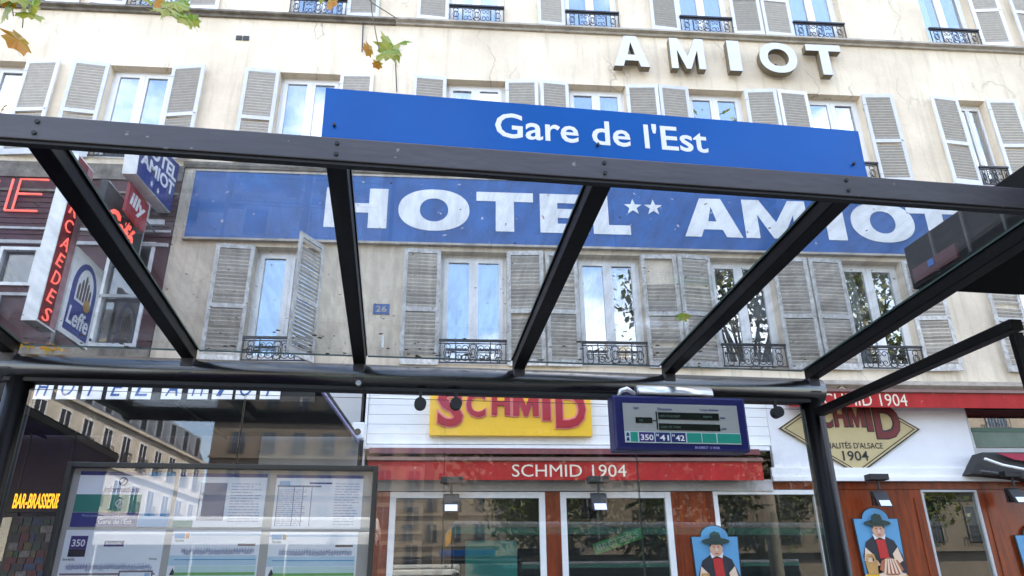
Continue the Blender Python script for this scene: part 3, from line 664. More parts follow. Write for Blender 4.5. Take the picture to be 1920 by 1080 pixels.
# right bay
B(4.985, 8.33, GY, FY-.001, 3.24, 4.70).build('white_panel', mat('white_render', (.74, .74, .76), .7, var=.1, vscale=1.5, bump=.1), shop)
MB().prism([(8.335,GY,4.70),(8.335,GY,3.24),(8.40,GY,3.24),(8.335,GY,4.70)][:3], (0,.09,0)).build('panel_edge', GREYW, shop)
f = MB(); f.box(4.9, 9.0, GY-.09, GY-.0005, 3.24, 3.31); f.box(4.9, 9.0, GY-.06, GY-.0005, 3.311, 3.45); f.build('gutter', WHITE, shop, .006)
B(4.9, 12, GY-.002, FY-.001, 3.13, 3.239).build('header', WOOD, shop)
B(-1.33, 4.9, GY-.03, FY-.001, 3.10, 3.27).build('header', GREYW, shop)
# green reflecting transom at the right
GG = mat('green_frame', (.02, .08, .05), .4)
tr_ = at(1800, 775), at(1920, 775)
B(8.42, 12, FY-.04, FY+.0, 4.05, 4.12).build('transom_bar', GG, shop)
B(8.40, 12, FY-.03, FY-.002, 3.80, 4.05).build('transom_panel', mat('green_panel', (.10, .16, .12), .3, var=.4), shop)
B(8.40, 12, FY-.03, FY-.02, 4.12, 4.42).build('transom_pane', WGLASS, shop)
B(8.40, 12, FY-.015, FY-.001, 3.24, 3.799).build('wall', GREYW, shop)
# frames & panes at street level
def shop_window(x0, x1, z1, z0=.45, w_=.09, m=WHITE, name='window'):
    fr = MB(); y0, y1 = GY+.0, FY-.005
    fr.box(x0, x0+w_, y0, y1, z0, z1); fr.box(x1-w_, x1, y0, y1, z0, z1); fr.box(x0+w_, x1-w_, y0, y1, z1-w_, z1); fr.box(x0+w_, x1-w_, y0, y1, z0, z0+w_)
    o = fr.build(name, m, shop, .004); B(x0+w_, x1-w_, y0+.04, y0+.048, z0+w_, z1-w_).build('pane', SGLASS, o); return o
shop_window(-.93, 1.37, 3.09)
shop_window(1.60, 3.29, 3.09, .05, .09, WHITE, 'door')
shop_window(3.95, 5.62, 3.12, .45, .07)
dkw = shop_window(7.28, 8.20, 3.12, .45, .035, GREYW)
shop_window(9.9, 11.6, 3.12)
for a, b in ((-1.33,-.932),(1.372,1.598),(3.292,3.948),(5.622,7.278),(8.202,9.898)):
    B(a, b, GY+.01, FY-.003, 0, 3.098 if a < 4 else 3.128).build('pillar', WOOD, shop, .004)
for a, b in ((-.93,1.37),(3.95,5.62),(7.28,8.2)): B(a, b, GY+.01, FY-.003, 0, .449).build('stall_riser', WOOD, shop)
# slender mouldings on the pillars
for a, b in ((3.36,3.88),(5.72,7.18),(8.3,9.8)):
    B(a, a+.035, GY-.006, GY+.0095, .3, 3.0).build('moulding', WOOD, shop); B(b-.035, b, GY-.006, GY+.0095, .3, 3.0).build('moulding', WOOD, shop)
# interior
B(-1.3, 12, FY+4.2, FY+4.3, 0, 3.4).build('back_wall', mat('shop_back_wall', (.06, .04, .03), .8, var=.4, vscale=2), shop)
B(-1.3, 12, FY+.3, FY+4.2, 3.4, 3.5).build('ceiling', DARK, shop); B(-1.3, 12, FY+.0, FY+4.2, 0.0, .02).build('floor', mat('shop_tiles', (.15,.12,.10), .4), shop)
B(-1.35, -1.3, FY+.0, FY+4.2, 0, 3.5).build('side_wall', DARK, shop)
B(.2, 1.0, FY+.6, FY+.9, .45, 2.45).build('fridge', mat('teal_cabinet', (.06, .42, .38), .35), shop, .02)
B(-1.0, .1, FY+2.2, FY+2.8, 0, 2.0).build('shelf_unit', mat('pale_green_cabinet', (.30, .42, .34), .5, var=.3), shop, .02)
for i in range(9):
    x = 1.2+i*.24; B(x, x+.16, FY+2.6, FY+2.75, 1.1, 1.1+random.uniform(.2,.5)).build('jar', mat('jar_%d' % (i%3), [(.25,.18,.05),(.1,.25,.1),(.3,.05,.04)][i%3], .3), shop, .02)
B(1.1, 3.6, FY+2.5, FY+3.1, 0, 1.08).build('counter', WOOD, shop, .01)
ban = MB(); pa, pb = at(1118, 1040, FY+.6), at(1208, 1008, FY+.6); dv = (pb-pa); nv = Vector((-dv.z, 0, dv.x)).normalized()*.16
ban.prism([pa, pb, pb+nv, pa+nv], (0,.02,0)); ban.build('green_banner', mat('glowing_banner_green', (.04, .30, .08), .5, emit=.03), shop)  # banner is no lamp; a faint glow is put into its green
mb = MB(); stamp(mb, text('BRETZELS', .02), pa+nv*.25+dv*.06+Vector((0,-.006,0)), dv, nv, dv.length*.86, .09, .003); mb.build('banner_lettering', HWHITE, shop)
for px, py in ((845,963),(1092,965),(1780,1015)):
    p = at(px, py, FY+1.2); l_ = MB(); l_.tube([(p.x,p.y,p.z),(p.x,p.y,3.4)], .006, 5)
    q = l_.build('lamp_cord', DGREY, shop)
    import_s = MB(); n_ = 8
    import_s.tube([(p.x,p.y,p.z-.07),(p.x,p.y,p.z-.06),(p.x,p.y,p.z),(p.x,p.y,p.z+.05),(p.x,p.y,p.z+.06)], [.02,.06,.08,.05,.02], 12)
    import_s.build('lamp_globe', mat('warm_globe', (1,.93,.78), .4, emit=.2), shop, smooth=True)
# closed red awnings
def red_awning(x0, x1, y0, z0, z1, label, txt, ta, tb, tz0, tz1, hood=True):
    t = thing('shop_awning', ((x0+x1)/2, FY, z0), label, 'awning')
    MB().sweep([(y0, z0), (y0+.012, z0), (y0+.012, z1), (y0, z1)], x0, x1).build('valance', RED, t)
    MB().sweep([(y0+.013, z1-.02), (y0-.03, z1), (y0-.03, z1+.045), (y0+.16, z1+.10), (y0+.16, z1-.02)], x0-.02, x1+.02).build('front_rail', mat('awning_rail', (.22, .12, .10), .45, var=.3), t)
    if hood: MB().sweep([(y0-.01, z1+.102), (y0+.02, z1+.19), (y0+.24, z1+.19), (y0+.24, z1+.102)], x0, x1).build('cassette', mat('cassette_dark_red', (.13, .012, .012), .5, var=.4), t)
    MB().sweep([(y0+.02, z0+.03), (y0+.24, z0+.10), (y0+.24, z1-.03), (y0+.02, z1-.03)], x0+.02, x1-.02).build('folded_fabric', RED, t)
    mb = MB(); stamp(mb, text(txt, 0), (ta, y0-.001, tz0), XP, ZP, tb-ta, tz1-tz0, .002); mb.build('lettering', mat('awning_letter', (.70, .62, .48), .7), t)
    return t
ya = 11.02
z0, z1 = at(960, 900, ya).z, at(960, 864, ya).z
xa, xb = at(690, 880, ya).x, at(1430, 880, ya).x
ta, tb = at(960, 880, ya).x, at(1174, 880, ya).x
red_awning(xa, xb, ya, z0, z1, 'rolled red awning with small white SCHMID 1904 lettering under the white boarded fascia', 'SCHMID 1904', ta, tb, at(1060,894,ya).z, at(1060,871,ya).z)
z0, z1 = at(1700, 764, ya).z, at(1700, 736, ya).z
ta, tb = at(1530, 748, ya).x, at(1700, 748, ya).x
red_awning(at(1478,750,ya).x, 12, ya, z0, z1, 'upper red awning with white SCHMID 1904 lettering above the diamond sign', 'SCHMID 1904', ta, tb, at(1610,761,ya).z, at(1610,738,ya).z, False)
# yellow sign
yy = 11.18
yx0, yx1, yz0 = at(805,800,yy).x, at(1110,800,yy).x, at(950,817,yy).z
ys = thing('yellow_shop_sign', ((yx0+yx1)/2, yy, yz0), 'bright yellow board with crimson SCHMID lettering on the white fascia', 'sign')
B(yx0, yx1, yy, yy+.115, yz0, yz0+.95).build('board', YEL, ys, .006)
def logo(parent, specs, y, m1, m2, off=.015):
    for ch, pa, pb, pz0, pz1 in specs:
        a, b = at(pa, 780, y).x, at(pb, 780, y).x; z0 = at(950, pz0, y).z; z1 = z0+(at(950, pz0-pz1, y).z-z0)
        for mm, bd_, yy_, d in ((m2, .075, y-.001, .02), (m1, .035, y-.022, .012)):
            g = .0 if bd_ < .05 else .018
            mb = MB(); stamp(mb, glyph(ch, .30, .2) if ch in 'MHI' else text(ch, bd_*.8), (a-g, yy_, z0-g), XP, ZP, b-a+2*g, z1-z0+2*g, d); mb.build('letter' if m1 is mm else 'letter_edge', mm, parent)
logo(ys, [('S',820,868,801,70),('C',874,910,783,48),('H',922,956,779,44),('M',962,1010,780,44),('I',1017,1032,788,52),('D',1042,1098,802,70)], yy, CRIM, PINK)
# diamond sign
dy = 11.27
A_, B_, C_ = at(1460,803,dy), at(1725,805,dy), at(1608,891,dy)
cx, cz = (A_.x+B_.x)/2, (A_.z+B_.z)/2; hw, hh = (B_.x-A_.x)/2, cz-C_.z
ds = thing('diamond_shop_sign', (cx, dy, cz-hh), 'cream diamond sign with double black border reading SCHMID 1904 on the white wall', 'sign')
def dia(k, y, t=.004): return MB().prism([(cx-hw*k,y,cz),(cx,y,cz-hh*k),(cx+hw*k,y,cz),(cx,y,cz+hh*k)], (0,t,0))
dia(1.0, dy, .03).build('board', mat('diamond_cream', (.50, .40, .20), .5, var=.12, vscale=3), ds)
def diaring(k1, k2, y, m, nm):
    mb = MB(); o_ = [(cx-hw*k1,y,cz),(cx,y,cz-hh*k1),(cx+hw*k1,y,cz),(cx,y,cz+hh*k1)]; i_ = [(cx-hw*k2,y,cz),(cx,y,cz-hh*k2),(cx+hw*k2,y,cz),(cx,y,cz+hh*k2)]
    mb.add(o_+i_, [(j,(j+1)%4,4+(j+1)%4,4+j) for j in range(4)]); mb.build(nm, m, ds)
BLK = mat('black_print', (.012, .012, .012), .5); diaring(1.0, .965, dy-.002, BLK, 'border'); diaring(.925, .90, dy-.002, BLK, 'border')
for i, ch in enumerate('SCHMID'):
    p_ = [(1508,1537,812,60),(1541,1562,802,42),(1567,1590,800,40),(1594,1622,800,40),(1626,1636,808,48),(1641,1688,822,66)][i]
    a, b = at(p_[0],800,dy).x, at(p_[1],800,dy).x; zz = at(1600,p_[2],dy).z; h_ = (p_[3])*(at(1600,800,dy).z-at(1600,801,dy).z)*.95
    for mm, bd_, yo, g in ((BLK,.075,.003,.014),(mat('dark_red_letter', (.13,.008,.01), .5),.035,.008,0)):
        mb = MB(); stamp(mb, glyph(ch, .30, .2) if ch in 'MHI' else text(ch, bd_*.8), (a-g, dy-yo, zz-g), XP, ZP, b-a+2*g, h_+2*g, .003); mb.build('letter', mm, ds)
mb = MB(); a, b = at(1542,836,dy).x, at(1655,836,dy).x; stamp(mb, text("SPÉCIALITÉS D'ALSACE", .005), (a-.12, dy-.004, at(1600,841,dy).z), XP, ZP, b-a+.12, .115, .002); mb.build('lettering', BLK, ds); mb = MB()
a, b = at(1580,855,dy).x, at(1628,855,dy).x; stamp(mb, text("1904", .012), (a, dy-.004, at(1600,864,dy).z), XP, ZP, b-a, .155, .002); mb.build('lettering', BLK, ds)
# painted plaques
SKYB = mat('plaque_blue', (.10, .30, .52), .45, var=.12, vscale=5); SKIN = mat('painted_skin', (.58, .34, .22), .5, var=.15, vscale=9)
COAT = mat('painted_black_coat', (.012, .014, .022), .5); HATG = mat('painted_dark_green', (.012, .035, .028), .5); VEST = mat('painted_red_vest', (.42, .015, .012), .5)
TAN_ = mat('painted_basket', (.52, .28, .08), .5, var=.25, vscale=20); CAKE = mat('painted_cake', (.40, .13, .06), .5, var=.3, vscale=14); CRE = mat('painted_cream', (.68, .50, .36), .5)
def plaque(cxp, top, y, label, group):
    """cxp: photo column of its middle, top: photo row of its top"""
    c = at(cxp, top, y); k = .0047*1.42*1.18; X = lambda u: c.x+(u-50)*k; Z = lambda v: c.z-v*k
    t = thing('painted_shop_plaque', (c.x, y, Z(135)), label, 'plaque', group)
    def poly(nm, pts, m, d, th=.006): MB().prism([(X(a), y-d, Z(b)) for a, b in pts], (0,th,0)).build(nm, m, t)
    def el(cx_, cy_, rx, ry, n=18): return ell(cx_, cy_, rx, ry, n)
    arc = [(50+26*math.cos(a), 20-20*math.sin(a)) for a in [math.pi*i/12 for i in range(13)]]
    out_ = [(94,20)]+[(88,20)]*0+[(76+4,20)]+arc+[(20,20),(6,20),(10,135),(90,135)]
    poly('board_edge', [((a-50)*1.06+50, (b-66)*1.03+66) for a, b in out_], BLK, .0, .02); poly('board', out_, SKYB, .006)
    poly('coat', [(14,118),(12,88),(22,62),(38,52),(62,52),(78,60),(90,88),(92,118)], COAT, .014, .008)
    poly('vest', [(42,58),(60,58),(62,92),(44,92)], VEST, .020)
    poly('collar', [(37,48),(63,48),(60,58),(50,54),(40,58)], HWHITE, .024)
    poly('face', el(50, 40, 12.5, 15), SKIN, .030, .012); poly('hair', [(37,30),(63,30),(62,38),(58,33),(42,33),(38,39)], COAT, .034, .004)
    f_ = MB()
    for ex in (45.5, 54.5): f_.prism([(X(a), y-.036, Z(b)) for a, b in el(ex, 38, 1.5, 1.2, 8)], (0,.003,0))
    f_.prism([(X(a), y-.036, Z(b)) for a, b in [(46,49),(54,49),(52,50.5),(48,50.5)]], (0,.003,0)); f_.build('eyes_and_mouth', CRIM, t)
    poly('nose', [(50,38),(53,45),(48,45)], CRE, .036, .003)
    poly('hat_brim', el(50, 28, 27, 6), HATG, .038, .008); poly('hat_crown', [(38,28),(40,15),(48,10),(58,13),(62,28)], HATG, .046, .010)
    for sx in (-1, 1):
        poly('sleeve', [(50+sx*32,72),(50+sx*38,96),(50+sx*24,104),(50+sx*20,84)], CRE, .024); poly('hand', el(50+sx*17, 100, 6, 5), SKIN, .030)
        poly('fingers', [(50+sx*20,96),(50+sx*9,101),(50+sx*10,105),(50+sx*20,104)], SKIN, .034, .004)
    poly('basket', [(12,98),(36,98),(33,120),(15,120)], TAN_, .036, .012); poly('basket_handle', [(14,98),(17,84),(31,84),(34,98),(31,98),(28,88),(20,88),(17,98)], TAN_, .040, .006)
    poly('cake', [(38,112),(44,96),(60,90),(76,96),(84,112),(72,122),(50,122)], CAKE, .042, .014)
    g = MB()
    for a in (46,54,62,70,78): g.prism([(X(p_[0]), y-.046, Z(p_[1])) for p_ in [(a-2,119),(60+(a-60)*.5-1.5,93),(60+(a-60)*.5+1.5,93),(a+2,119)]], (0,.003,0))
    g.build('cake_flutes', CRE, t); poly('plate', el(61, 121, 27, 5), CRE, .040, .010)
    poly('banner', [(2,128),(10,120),(88,120),(98,130),(112,142),(112,160),(2,160)], YEL, .030, .010)
    mb = MB(); stamp(mb, text('SCHMID', .03), (X(12), y-.031, Z(146)), XP, ZP, 82*k, 15*k, .004); mb.build('lettering', CRIM, t)
    return t
PG = 'painted plaques on the wooden shopfront'
plaque(1337, 986, GY-.035, 'blue plaque of a man in a hat on the pillar beside the white framed door', PG)
plaque(1637, 953, GY-.035, 'blue plaque of a man in a hat just right of the shelter post', PG)
plaque(1938, 984, GY-.035, 'blue plaque of a man in a hat beyond the dark slanting shop window', PG)
# black flood lamps hanging in front of the shop
def flood(px, py, y, label, big=1.0, rot=0):
    p = at(px, py, y); t = thing('flood_lamp', (p.x, y, p.z), label, 'lamp', 'black flood lamps along the shopfront')
    s = .11*big
    MB().tube([(p.x,y+.02,p.z+.34),(p.x,y+.02,p.z+.14)], .018, 8).build('arm', RUBBER, t)
    B(p.x-.16*big, p.x+.16*big, y-.05, y+.12, p.z+.28, p.z+.37).build('mount', RUBBER, t, .01)
    mb = MB(); mb.prism([(p.x-s,y-.08,p.z-.13*big),(p.x+s,y-.08,p.z-.13*big),(p.x+s*1.05,y+.03,p.z+.12*big),(p.x-s*1.05,y+.03,p.z+.12*big)], (0,.09,.03)); mb.build('head', RUBBER, t, .01)
    mb = MB(); mb.prism([(p.x-s*.8,y-.084,p.z-.11*big),(p.x+s*.8,y-.084,p.z-.11*big),(p.x+s*.8,y-.045,p.z-.02),(p.x-s*.8,y-.045,p.z-.02)], (0,-.004,0)); mb.build('lens', STEEL, t)
    f = MB()
    for i in range(5): f.box(p.x-s*.9+i*s*.42, p.x-s*.9+i*s*.42+.012, y+.10, y+.14, p.z-.08, p.z+.12)
    f.build('cooling_fins', RUBBER, t)
flood(846, 944, 10.9, 'black flood lamp hanging over the first shop window left of the door')
flood(1124, 942, 10.9, 'black flood lamp hanging over the white framed door')
flood(1654, 936, 10.95, 'black flood lamp on the white gutter above the plaque right of the shelter post', .95)
flood(1908, 930, 10.95, 'black flood lamp at the end of the white gutter beside the neighbouring awning', .9)
# neighbouring folding awning at the right edge
na = thing('folding_awning', (9.4, FY, 3.4), 'half open crimson awning with black housing and white folding arm at the frame edge', 'awning')
P = lambda px, py, y=11.0: at(px, py, y)
MB().prism([P(1822,888), P(1842,848), P(1990,848), P(1990,905), P(1880,893)], (0,.25,0)).build('housing', RUBBER, na)
MB().prism([P(1868,850,10.95), P(1990,852,10.95), P(1990,874,10.95), P(1900,862,10.95)], (0,-.02,0)).build('fabric', mat('crimson_fabric', (.30,.012,.04), .7), na)
MB().tube([P(1846,860,10.9), P(1880,872,10.85), P(1985,893,10.8)], .022, 8).build('folding_arm', WHITE, na)
MB().tube([P(1838,884,10.9), P(1870,888,10.9)], .03, 8).build('arm_joint', DGREY, na)

# ------------------------------------------------------------------ BUS SHELTER (own axes u, s, z)
sh = thing('bus_shelter', (0.2, 2.4, 0), 'glass roofed bus shelter with grey front beam and black rafters over the camera', 'bus shelter', frame='s')
FS, RS, ZF, ZR = 1.62, 3.17, 2.62, 2.495
U0, U1 = -1.60, 1.90
RAF = [-1.60, -.905, -.20, .497, 1.193, 1.90]
MB().sweep([(FS,ZF),(FS+.028,ZF+.001),(FS+.028,ZF+.05),(FS+.05,ZF+.05),(FS+.05,ZF+.068),(FS,ZF+.068)], U0-.06, U1+.09).build('front_beam', SHELL, sh, .003)
MB().sweep([(FS+.006,ZF-.008),(FS+.026,ZF-.008),(FS+.026,ZF-.0005),(FS+.006,ZF-.0005)], U0-.05, U1+.08).build('gasket', RUBBER, sh)
# rear tube
n = 20; prof = [(RS+.070*math.cos(2*math.pi*i/n), ZR+.062*math.sin(2*math.pi*i/n)) for i in range(n)]
MB().sweep(prof, U0-.03, U1+.05).build('rear_beam', SHELT, sh, smooth=True)
MB().sweep([(RS-.045,ZR-.0615),(RS+.02,ZR-.0615),(RS+.02,ZR-.03),(RS-.045,ZR-.03)], U0, U1).build('glass_rail', RUBBER, sh)
def slope(s_): return ZF + .045 - (s_-FS)*math.tan(R(3.0))
RAFO = RAF
for u in RAFO:
    m_ = MB(); s0, s1 = FS+.030, RS-.03
    if u < -1.7 or u > 2: s1 = RS-.02
    def seg(du0, du1, dz0, dz1): 
        za, zb = slope(s0), slope(s1)
        m_.add([(u+du0,s0,za+dz0),(u+du1,s0,za+dz0),(u+du1,s1,zb+dz0),(u+du0,s1,zb+dz0),(u+du0,s0,za+dz1),(u+du1,s0,za+dz1),(u+du1,s1,zb+dz1),(u+du0,s1,zb+dz1)], [(0,3,2,1),(4,5,6,7),(0,1,5,4),(1,2,6,5),(2,3,7,6),(3,0,4,7)])
    seg(-.026, .026, -.045, .005)
    r_ = m_.build('rafter', SHELB, sh, .004)
    m_ = MB(); seg(-.030, .030, .0055, .012); m_.build('cover_strip', SHELB, r_)
    if u in RAF: B(u-.026, u+.026, RS-.068, RS-.03, ZR-.02, ZR+.07).build('rafter_bracket', SHELL, r_, .004)
for a, b in zip(RAFO[:-1], RAFO[1:]):
    m_ = MB(); s0, s1 = FS+.052, RS-.02; za, zb = slope(s0)+.003, slope(s1)+.003; e = .032
    m_.add([(a+e,s0,za),(b-e,s0,za),(b-e,s1,zb),(a+e,s1,zb),(a+e,s0,za+.008),(b-e,s0,za+.008),(b-e,s1,zb+.008),(a+e,s1,zb+.008)], [(0,3,2,1),(4,5,6,7),(0,1,5,4),(1,2,6,5),(2,3,7,6),(3,0,4,7)])
    m_.build('roof_pane', RGLASS, sh)
for u in (U0+.05, U1-.0): MB().tube([(u,RS,0),(u,RS,ZR-.03)], .052, 16).build('post', SHELB, sh, smooth=True)
pn = [(U0+.11,-.02),( -.0,1.83)]
gl = [(-1.49,-.66),(-.655,.175),(.18,1.01),(1.015,1.835)]
for a, b in gl: B(a, b, RS-.045, RS-.035, .35, 2.40).build('rear_pane', PGLASS, sh)
B(-1.5, 1.84, RS-.06, RS-.02, .30, .349).build('bottom_rail', SHELB, sh)
cl = []
for px, py in ((788,757),(855,757),(1458,773)):
    p = ats(px, py, RS-.07); c = MB(); c.tube([(p.x,RS-.085,p.z),(p.x,RS-.046,p.z)], .0255, 20); o_ = c.build('glass_clamp', RUBBER, sh)
    B(p.x-.006, p.x+.006, RS-.062, RS-.05, p.z+.02, 2.43).build('clamp_stem', RUBBER, o_)
p = ats(672, 717, RS-.09); MB().tube([(p.x,RS-.085,p.z),(p.x,RS-.06,p.z)], .012, 12).build('bolt', STEEL, sh)
for u in RAF:
    for dz in (.018, .050):
        if u < U1+.0: MB().tube([(u, FS-.004, ZF+dz), (u, FS-.0005, ZF+dz)], .0055, 10).build('bolt', RUBBER, sh)
# right side screen
B(U1-.022, U1+.022, 1.925, RS-.055, 2.366, 2.402).build('side_rail', SHELB, sh, .004)
B(U1-.016, U1+.016, 1.927, 1.955, .3, 2.359).build('side_upright', SHELB, sh, .004)
# box on the roof at the right end
bx = thing('roof_light_box', (2.6, 1.9, 2.66), 'flat black ribbed box lying on the shelter roof at its right end', 'light box', frame='s')
B(U1-.02, 3.5, 1.30, 2.31, 2.662, 2.835).build('casing', mat('black_matt_sheet', (.012,.012,.012), .85, spec=.1, bump=.4, bscale=6, var=.4, vscale=3), bx, .005)
f = MB()
for i in range(6): f.box(U1-.028, U1-.0205, 1.35+i*.16, 1.36+i*.16, 2.67, 2.83)
f.build('rib', DGREY, bx)
B(U1-.030, U1-.0205, 2.05, 2.28, 2.675, 2.73).build('red_sticker', mat('dark_red_sticker', (.05,.004,.006), .6), bx); B(U1-.034, U1-.0305, 2.16, 2.19, 2.70, 2.725).build('blue_mark', HBLUE, bx)
# left end advertising panel
ad = thing('advertising_panel', (U0, 2.5, 0), 'dark purple poster panel closing the left end of the bus shelter', 'advertising panel', frame='s')
PUR = mat('dark_purple_poster', (.050, .010, .15), .22, col2=(.018, .006, .05), vscale=1.5)
B(U0-.10, U0-.005, 1.72, RS-.06, .4, 2.395).build('casing', SHELB, ad, .006); B(U0-.0045, U0-.001, 1.78, RS-.12, .5, 2.34).build('poster', PUR, ad)
f = MB(); f.box(U0-.004, U0+.004, 1.735, RS-.075, 2.355, 2.38); f.build('trim', STEEL, ad)
B(U0-.001, U0+.001, 2.75, 2.98, 1.7, 2.05).build('poster_print', mat('faint_violet_print', (.06,.03,.06), .3, var=.7, vscale=9), ad)
# ---- station name board
st = thing('station_name_board', (.5, FS, 2.69), "blue board lettered Gare de l'Est on top of the shelter's front beam", 'sign', frame='s')
o_ = MB().prism([(-.243,FS+.018,2.692),(1.274,FS+.018,2.692),(1.279,FS+.018,2.855),(-.245,FS+.018,2.853)], (0,.012,0)).build('board', SBLUE, st)
mb = MB(); pa, pb = ats(930, 283, FS), ats(1335, 290, FS)
stamp(mb, text("Gare de l'Est", .014), (pa.x, FS+.0178, 2.738), XP, ZP, pb.x-pa.x, .083, .0004)
mb.build('lettering', mat('sign_white', (.80,.80,.80), .4), st)
f = MB()
for px, py in ((626,228),(1606,302),(1123,266)):
    p = ats(px, py, FS); f.tube([(p.x,FS+.008,p.z),(p.x,FS+.018,p.z)], .004, 8)
f.build('screw', DGREY, st)
# ---- arrivals display
dp = thing('arrivals_display', (1.17, 3.0, 2.17), 'navy electronic bus arrivals display with route tiles 350, 41 and 42 under the rear beam', 'display', frame='s')
D0 = 2.98; da, db, dz0, dz1 = .878, 1.475, 2.170, 2.405
B(da, db, D0, D0+.09, dz0, dz1).build('casing', NAVY, dp, .010)
B(da+.042, db-.042, D0-.003, D0-.0003, dz0+.03, dz1-.036).build('face', mat('display_grey', (.33,.34,.33), .35), dp)
f = MB(); f.box(1.073, 1.345, D0-.006, D0-.0032, 2.302, 2.332); f.box(1.073, 1.345, D0-.006, D0-.0032, 2.256, 2.284); f.box(.972, 1.045, D0-.006, D0-.0032, 2.284, 2.308); f.box(1.063, 1.068, D0-.006, D0-.0032, 2.258, 2.335); f.box(1.047, 1.0625, D0-.006, D0-.0032, 2.294, 2.297)
f.build('screen', mat('lcd_black', (.012,.016,.014), .15), dp)
mb = MB()
for s_, a, z, hgt in (('Ligne',.967,2.343,.011),('Direction',1.073,2.340,.012),('Temps d’attente',1.262,2.340,.012),('min',1.352,2.309,.010),('min',1.352,2.262,.010)):
    stamp(mb, text(s_, .012), (a, D0-.0033, z), XP, ZP, None, hgt, .001)
mb.build('print', mat('display_ink', (.03,.03,.16), .5), dp)
mb = MB()
for s_, a, z in (('VERS CHATELET',1.078,2.311),('PORTE',1.275,2.311),('GARE DE LYON',1.078,2.264),('350',.985,2.290)): stamp(mb, text(s_, 0), (a, D0-.0063, z), XP, ZP, None, .009, .0006)
mb.build('lcd_text', mat('lcd_segments', (.10,.16,.13), .4), dp)
JADE = mat('jade_tile', (.015,.27,.20), .35); TNV = mat('route_navy', (.012,.022,.13), .35); TVI = mat('route_violet', (.045,.02,.17), .35)
B(.921, 1.433, D0-.0045, D0-.0031, 2.201, 2.248).build('tile_strip', mat('tile_strip_pale', (.50,.62,.62), .4), dp)
for a, b, m_, s_ in ((.945,.976,JADE,''),(.982,1.048,TVI,'350'),(1.053,1.118,TNV,'ᴺ41'),(1.123,1.186,TNV,'ᴺ42'),(1.192,1.256,JADE,''),(1.260,1.322,JADE,''),(1.328,1.431,JADE,'')):
    t_ = B(a, b, D0-.0058, D0-.0046, 2.205, 2.245).build('route_tile', m_, dp)
    if s_:
        s2 = s_.replace('ᴺ', ''); mb = MB()
        if s2 != s_: stamp(mb, text('N', .02), (a+.004, D0-.006, 2.228), XP, ZP, None, .011, .0008)
        stamp(mb, text(s2, .018), (a+(.018 if s2 != s_ else .006), D0-.006, 2.211), XP, ZP, (b-a)*(.62 if s2 != s_ else .84), .024, .0008); mb.build('route_number', mat('sign_white', (.8,.8,.8), .4), t_)
mb = MB()
for zz in (2.208, 2.228): mb.prism([(.926,D0-.0058,zz),(.94,D0-.0058,zz),(.937,D0-.0058,zz+.014),(.929,D0-.0058,zz+.014)], (0,.001,0))
mb.build('pictogram', TNV, dp)
mb = MB(); stamp(mb, text('EN DIRECT · A VENIR', .01), (1.225, D0-.0008, 2.180), XP, ZP, .11, .010, .0006); mb.build('brand_strip', mat('lilac_print', (.40,.34,.70), .4), dp)
n = 12; P2 = [(D0+.045+.045*math.cos(math.pi*i/n), 2.412+.048*math.sin(math.pi*i/n)) for i in range(n+1)]
MB().sweep(P2, 1.0, 1.335).build('clamp_cover', STEEL, dp, smooth=True)
MB().tube([(.915,D0+.04,2.405),(.93,D0+.04,2.43),(.955,D0+.04,2.437),(.985,D0+.04,2.42),(.992,D0+.04,2.405)], [.008,.014,.017,.014,.008], 10).build('cable_sleeve', STEEL, dp, smooth=True)
# ---- timetable case
tcse = thing('timetable_case', (-.68, 3.08, 1.2), 'dark framed glass case full of white bus timetables on the rear glass', 'notice case', frame='s')
T0, T1, TZ0, TZ1, TY = -1.262, -.092, 1.05, 2.103, 3.055
f = MB(); e = .020
f.box(T0, T0+e, TY, TY+.05, TZ0, TZ1); f.box(T1-e, T1, TY, TY+.05, TZ0, TZ1); f.box(T0+e, T1-e, TY, TY+.05, TZ1-e, TZ1); f.box(T0+e, T1-e, TY, TY+.05, TZ0, TZ0+e); f.build('frame', mat('case_frame_paint', (.032,.030,.026), .4), tcse, .003)
B(T0+e, T1-e, TY+.030, TY+.045, TZ0+e, TZ1-e).build('backboard', mat('backboard_grey', (.46,.43,.39), .6, var=.1, vscale=3), tcse)
B(T0+e, T1-e, TY+.006, TY+.010, TZ0+e, TZ1-e).build('glass_door', CGLASS, tcse)
PAP = mat('poster_paper', (.88,.89,.92), .6, var=.04, vscale=8); INK = mat('grey_ink', (.22,.23,.30), .6); DNAVY = mat('print_navy', (.02,.025,.19), .5); GRN = mat('print_green', (.012,.20,.15), .5)
LGRN = mat('print_leaf_green', (.16,.40,.10), .5); CYB = mat('print_cyan', (.05,.28,.55), .5); PALB = mat('print_pale_blue', (.35,.52,.72), .5); ORG = mat('print_orange', (.70,.25,.08), .5); BEI = mat('print_beige', (.60,.50,.42), .5); BRN = mat('print_brown', (.22,.16,.16), .5); WPR = mat('sign_white', (.8,.8,.8), .4)
PY = TY+.0285
